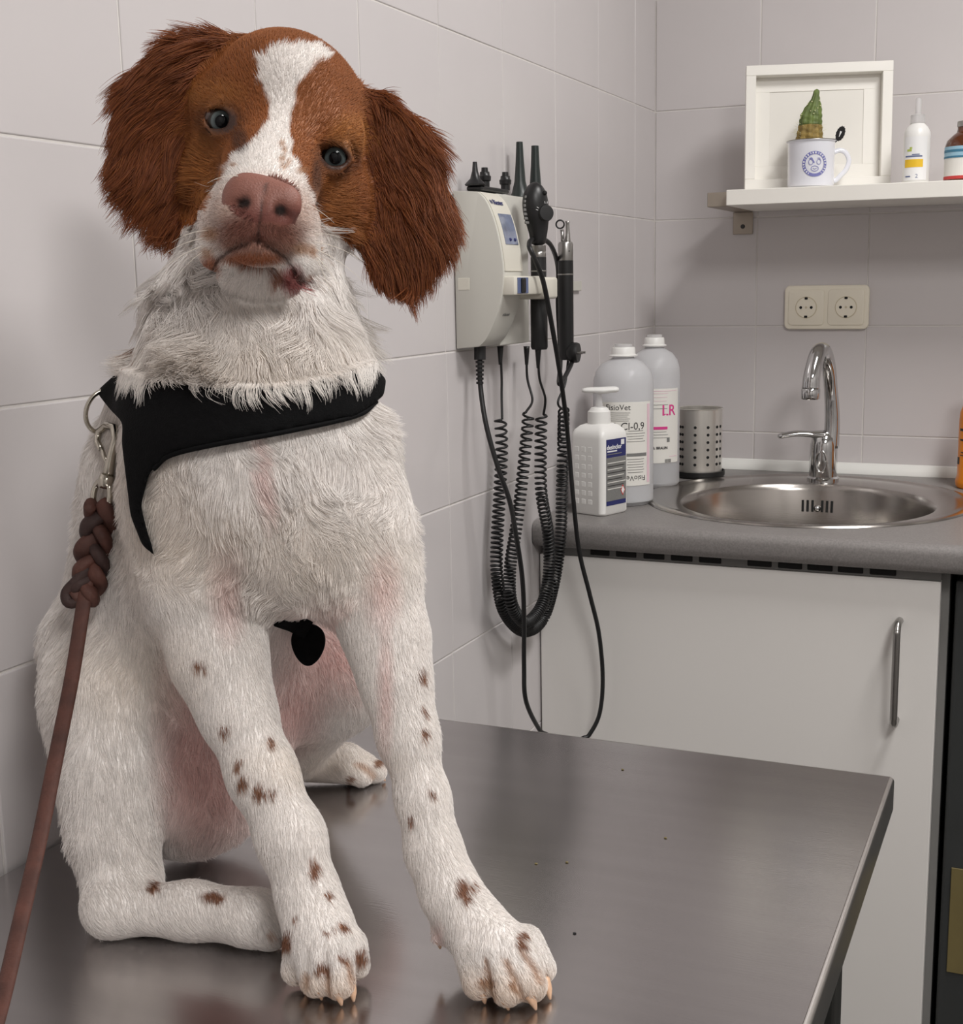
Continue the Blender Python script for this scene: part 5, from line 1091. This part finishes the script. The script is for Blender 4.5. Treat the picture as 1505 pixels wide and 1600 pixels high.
# claws
mat('claw_horn', lin(206, 168, 138), 0.35, noise=0.12, scale=300)
for u0, v0, u1, v1, h0 in ((470, 1528, 479, 1550, .010), (497, 1545, 503, 1562, .010), (527, 1550, 534, 1571, .010), (549, 1540, 553, 1565, .010), (753, 1550, 758, 1568, .010), (786, 1560, 795, 1578, .010), (826, 1555, 838, 1578, .010), (852, 1530, 860, 1562, .010), (684, 1462, 688, 1482, .026), (426, 1462, 434, 1470, .008), (590, 1212, 602, 1220, .007)):
    a = at(u0, v0, t_h(u0, v0, h0)); b = at(u1, v1, t_h(u1, v1, max(.0012, h0 - .010))); m_ = (a + b)/2 + np.array([0, 0, .0015])
    new_obj('claw', bm_tube(spline([a, m_, b], 8), np.interp(np.linspace(0, 1, 9), [0, .6, 1], [.0031, .0026, .0007]), 10), 'claw_horn', dog, smooth='all')

# ---------------------------------------------------------------- harness
hr = thing('dog_harness', (.20, -1.68, 1.08), 'black fabric dog harness across the chest and shoulder of the dog', 'harness')
msk = np.argwhere(np.abs(F) < .03); Pm = lo + VOX*msk; pu = PCX + FPX*Pm[:, 0]/Pm[:, 2]; pv = PCY - FPX*Pm[:, 1]/Pm[:, 2]
sd2 = poly_sd(np.stack([pu, pv], 1), HARN)*Pm[:, 2]/FPX
G = np.full(dims, .02, np.float32); fv = F[msk[:, 0], msk[:, 1], msk[:, 2]]
body_d = np.abs(fv - .0035) - .0048; G[msk[:, 0], msk[:, 1], msk[:, 2]] = np.maximum(body_d, sd2)
tg = TAG[msk[:, 0], msk[:, 1], msk[:, 2]]; bad = (tg == REG.index('ear')); G[msk[bad, 0], msk[bad, 1], msk[bad, 2]] = .02
Vh, Qh = surface_nets(G); Vh = relax(Vh, Qh, 4, .5)
me = mesh_np('chest_band', to_world(Vh), Qh); new_obj('chest_band', me, 'harness_fabric', hr)
def drape(pts, off, n=80):
    P = spline([(u, v, 0) for u, v in pts], n)[:, :2]; out = []
    for u, v in P:
        t = surf_t(u, v)
        if t is not None: out.append((u, v, t - off))
    A = np.array(out); k = np.ones(7)/7; tt = np.convolve(np.pad(A[:, 2], 3, mode='edge'), k, 'valid'); return np.array([at(u, v, t) for (u, v, _), t in zip(A, tt)])
new_obj('piping', bm_tube(drape([(240, 733), (266, 712), (330, 696), (450, 674), (556, 650), (588, 628)], .0085), .0016, 8), 'harness_piping', hr, smooth='all')
tear = [(26*math.sin(a)*(1 - .22*math.cos(a)), -33*math.cos(a)) for a in np.linspace(0, 2*math.pi, 40)[:-1]]
tq = min(surf_t(a_, b_) for a_ in (458, 470, 482, 494, 506) for b_ in (980, 995, 1010, 1025, 1040)) - .007; sc_ = tq/FPX; org = at(481, 1008, tq)
b = bm_extrude([(x*sc_, y*sc_) for x, y in tear], org, RGT, UPW, -BCK*.005, .0012, 2); new_obj('strap_end', b, 'harness_fabric', hr, smooth=True)
bmx = bm_tube(np.array([at(440, 968, surf_t(440, 968) - .004), at(460, 974, surf_t(460, 974) - .005), at(482, 985, tq)]), .007, 10, flat=.3, nref=BCK); new_obj('belly_strap', bmx, 'harness_fabric', hr, smooth='all')
TR = .925
def ring(cu, cv, t, ru, rv, r, tilt=0.0, n=40, rz=0.0):
    P = []
    for a in np.linspace(0, 2*math.pi, n + 1)[:-1]:
        x, y = ru*math.cos(a), rv*math.sin(a); x, y = x*math.cos(tilt) - y*math.sin(tilt), x*math.sin(tilt) + y*math.cos(tilt); P.append(at(cu + x, cv + y, t + rz*math.cos(a)))
    return bm_tube(np.array(P), r, 10, closed=True)
new_obj('d_ring', ring(161, 643, TR, 26, 34, .0017, .35, rz=.008), 'nickel', hr, smooth='all')

# ---------------------------------------------------------------- leash
_at = at
def at(u, v, t):   # keeps clip and braid lying on the coat
    s_ = surf_t(u, v) if 60 < u < 240 and v < 960 else None
    return _at(u, v, t if s_ is None else min(t, s_ - .011))
ls = thing('leash', tuple(at(150, 800, TR)), 'brown braided leather leash clipped to the harness ring', 'leash')
hk = new_obj('snap_hook', bm_tube(np.array([at(*p) for p in ((158, 702, .917), (152, 690, .919), (154, 674, .922), (166, 664, .923), (178, 668, .921), (181, 686, .918), (175, 708, .916), (171, 728, .915), (168, 745, .915))]), np.interp(np.linspace(0, 1, 9), [0, .3, .8, 1], [.0022, .0026, .0030, .0042]), 12), 'nickel', ls, smooth='all')
new_obj('gate', bm_tube(np.array([at(158, 700, .917), at(162, 712, .916), at(168, 722, .916)]), .0018, 8), 'nickel', hk, smooth='all')
new_obj('swivel', bm_tube(np.array([at(168, 742, .915), at(166, 752, .914), at(164, 762, .913)]), [.0052, .0058, .0050], 14), 'nickel', ls, smooth='all')
new_obj('swivel_eye', ring(159, 775, .912, 13, 25, .0022, .1, rz=.004), 'nickel', ls, smooth='all')
cen = spline([at(u, v, t) for u, v, t in ((160, 788, .911), (152, 830, .909), (146, 870, .907), (138, 905, .904), (128, 938, .901))], 60)
for k in range(3):
    ph = np.linspace(0, 2*math.pi*1.6, 61) + k*2*math.pi/3; wob_ = np.stack([RGT*math.sin(p)*.0078 + BCK*math.sin(2*p)*.0040 for p in ph]); new_obj('braid_strand', bm_tube(cen + wob_, .0066, 10, flat=.7), 'leather' if k != 1 else 'leather_dark', ls, smooth='all')
new_obj('loop_end', bm_tube(spline([at(u, v, t) for u, v, t in ((140, 890, .903), (124, 908, .900), (108, 926, .899), (110, 940, .898), (126, 934, .899), (136, 918, .900))], 30), .0060, 10, flat=.7), 'leather_dark', ls, smooth='all')
sp = spline([at(u, v, t) for u, v, t in ((136, 905, .901), (128, 960, .89), (112, 1060, .862), (88, 1180, .825), (62, 1310, .785), (32, 1440, .735), (4, 1560, .69), (-40, 1720, .63), (-90, 1900, .57))], 100)
new_obj('strap', bm_tube(sp, .0052, 12, flat=.5, nref=BCK), 'leather', ls, smooth='all')
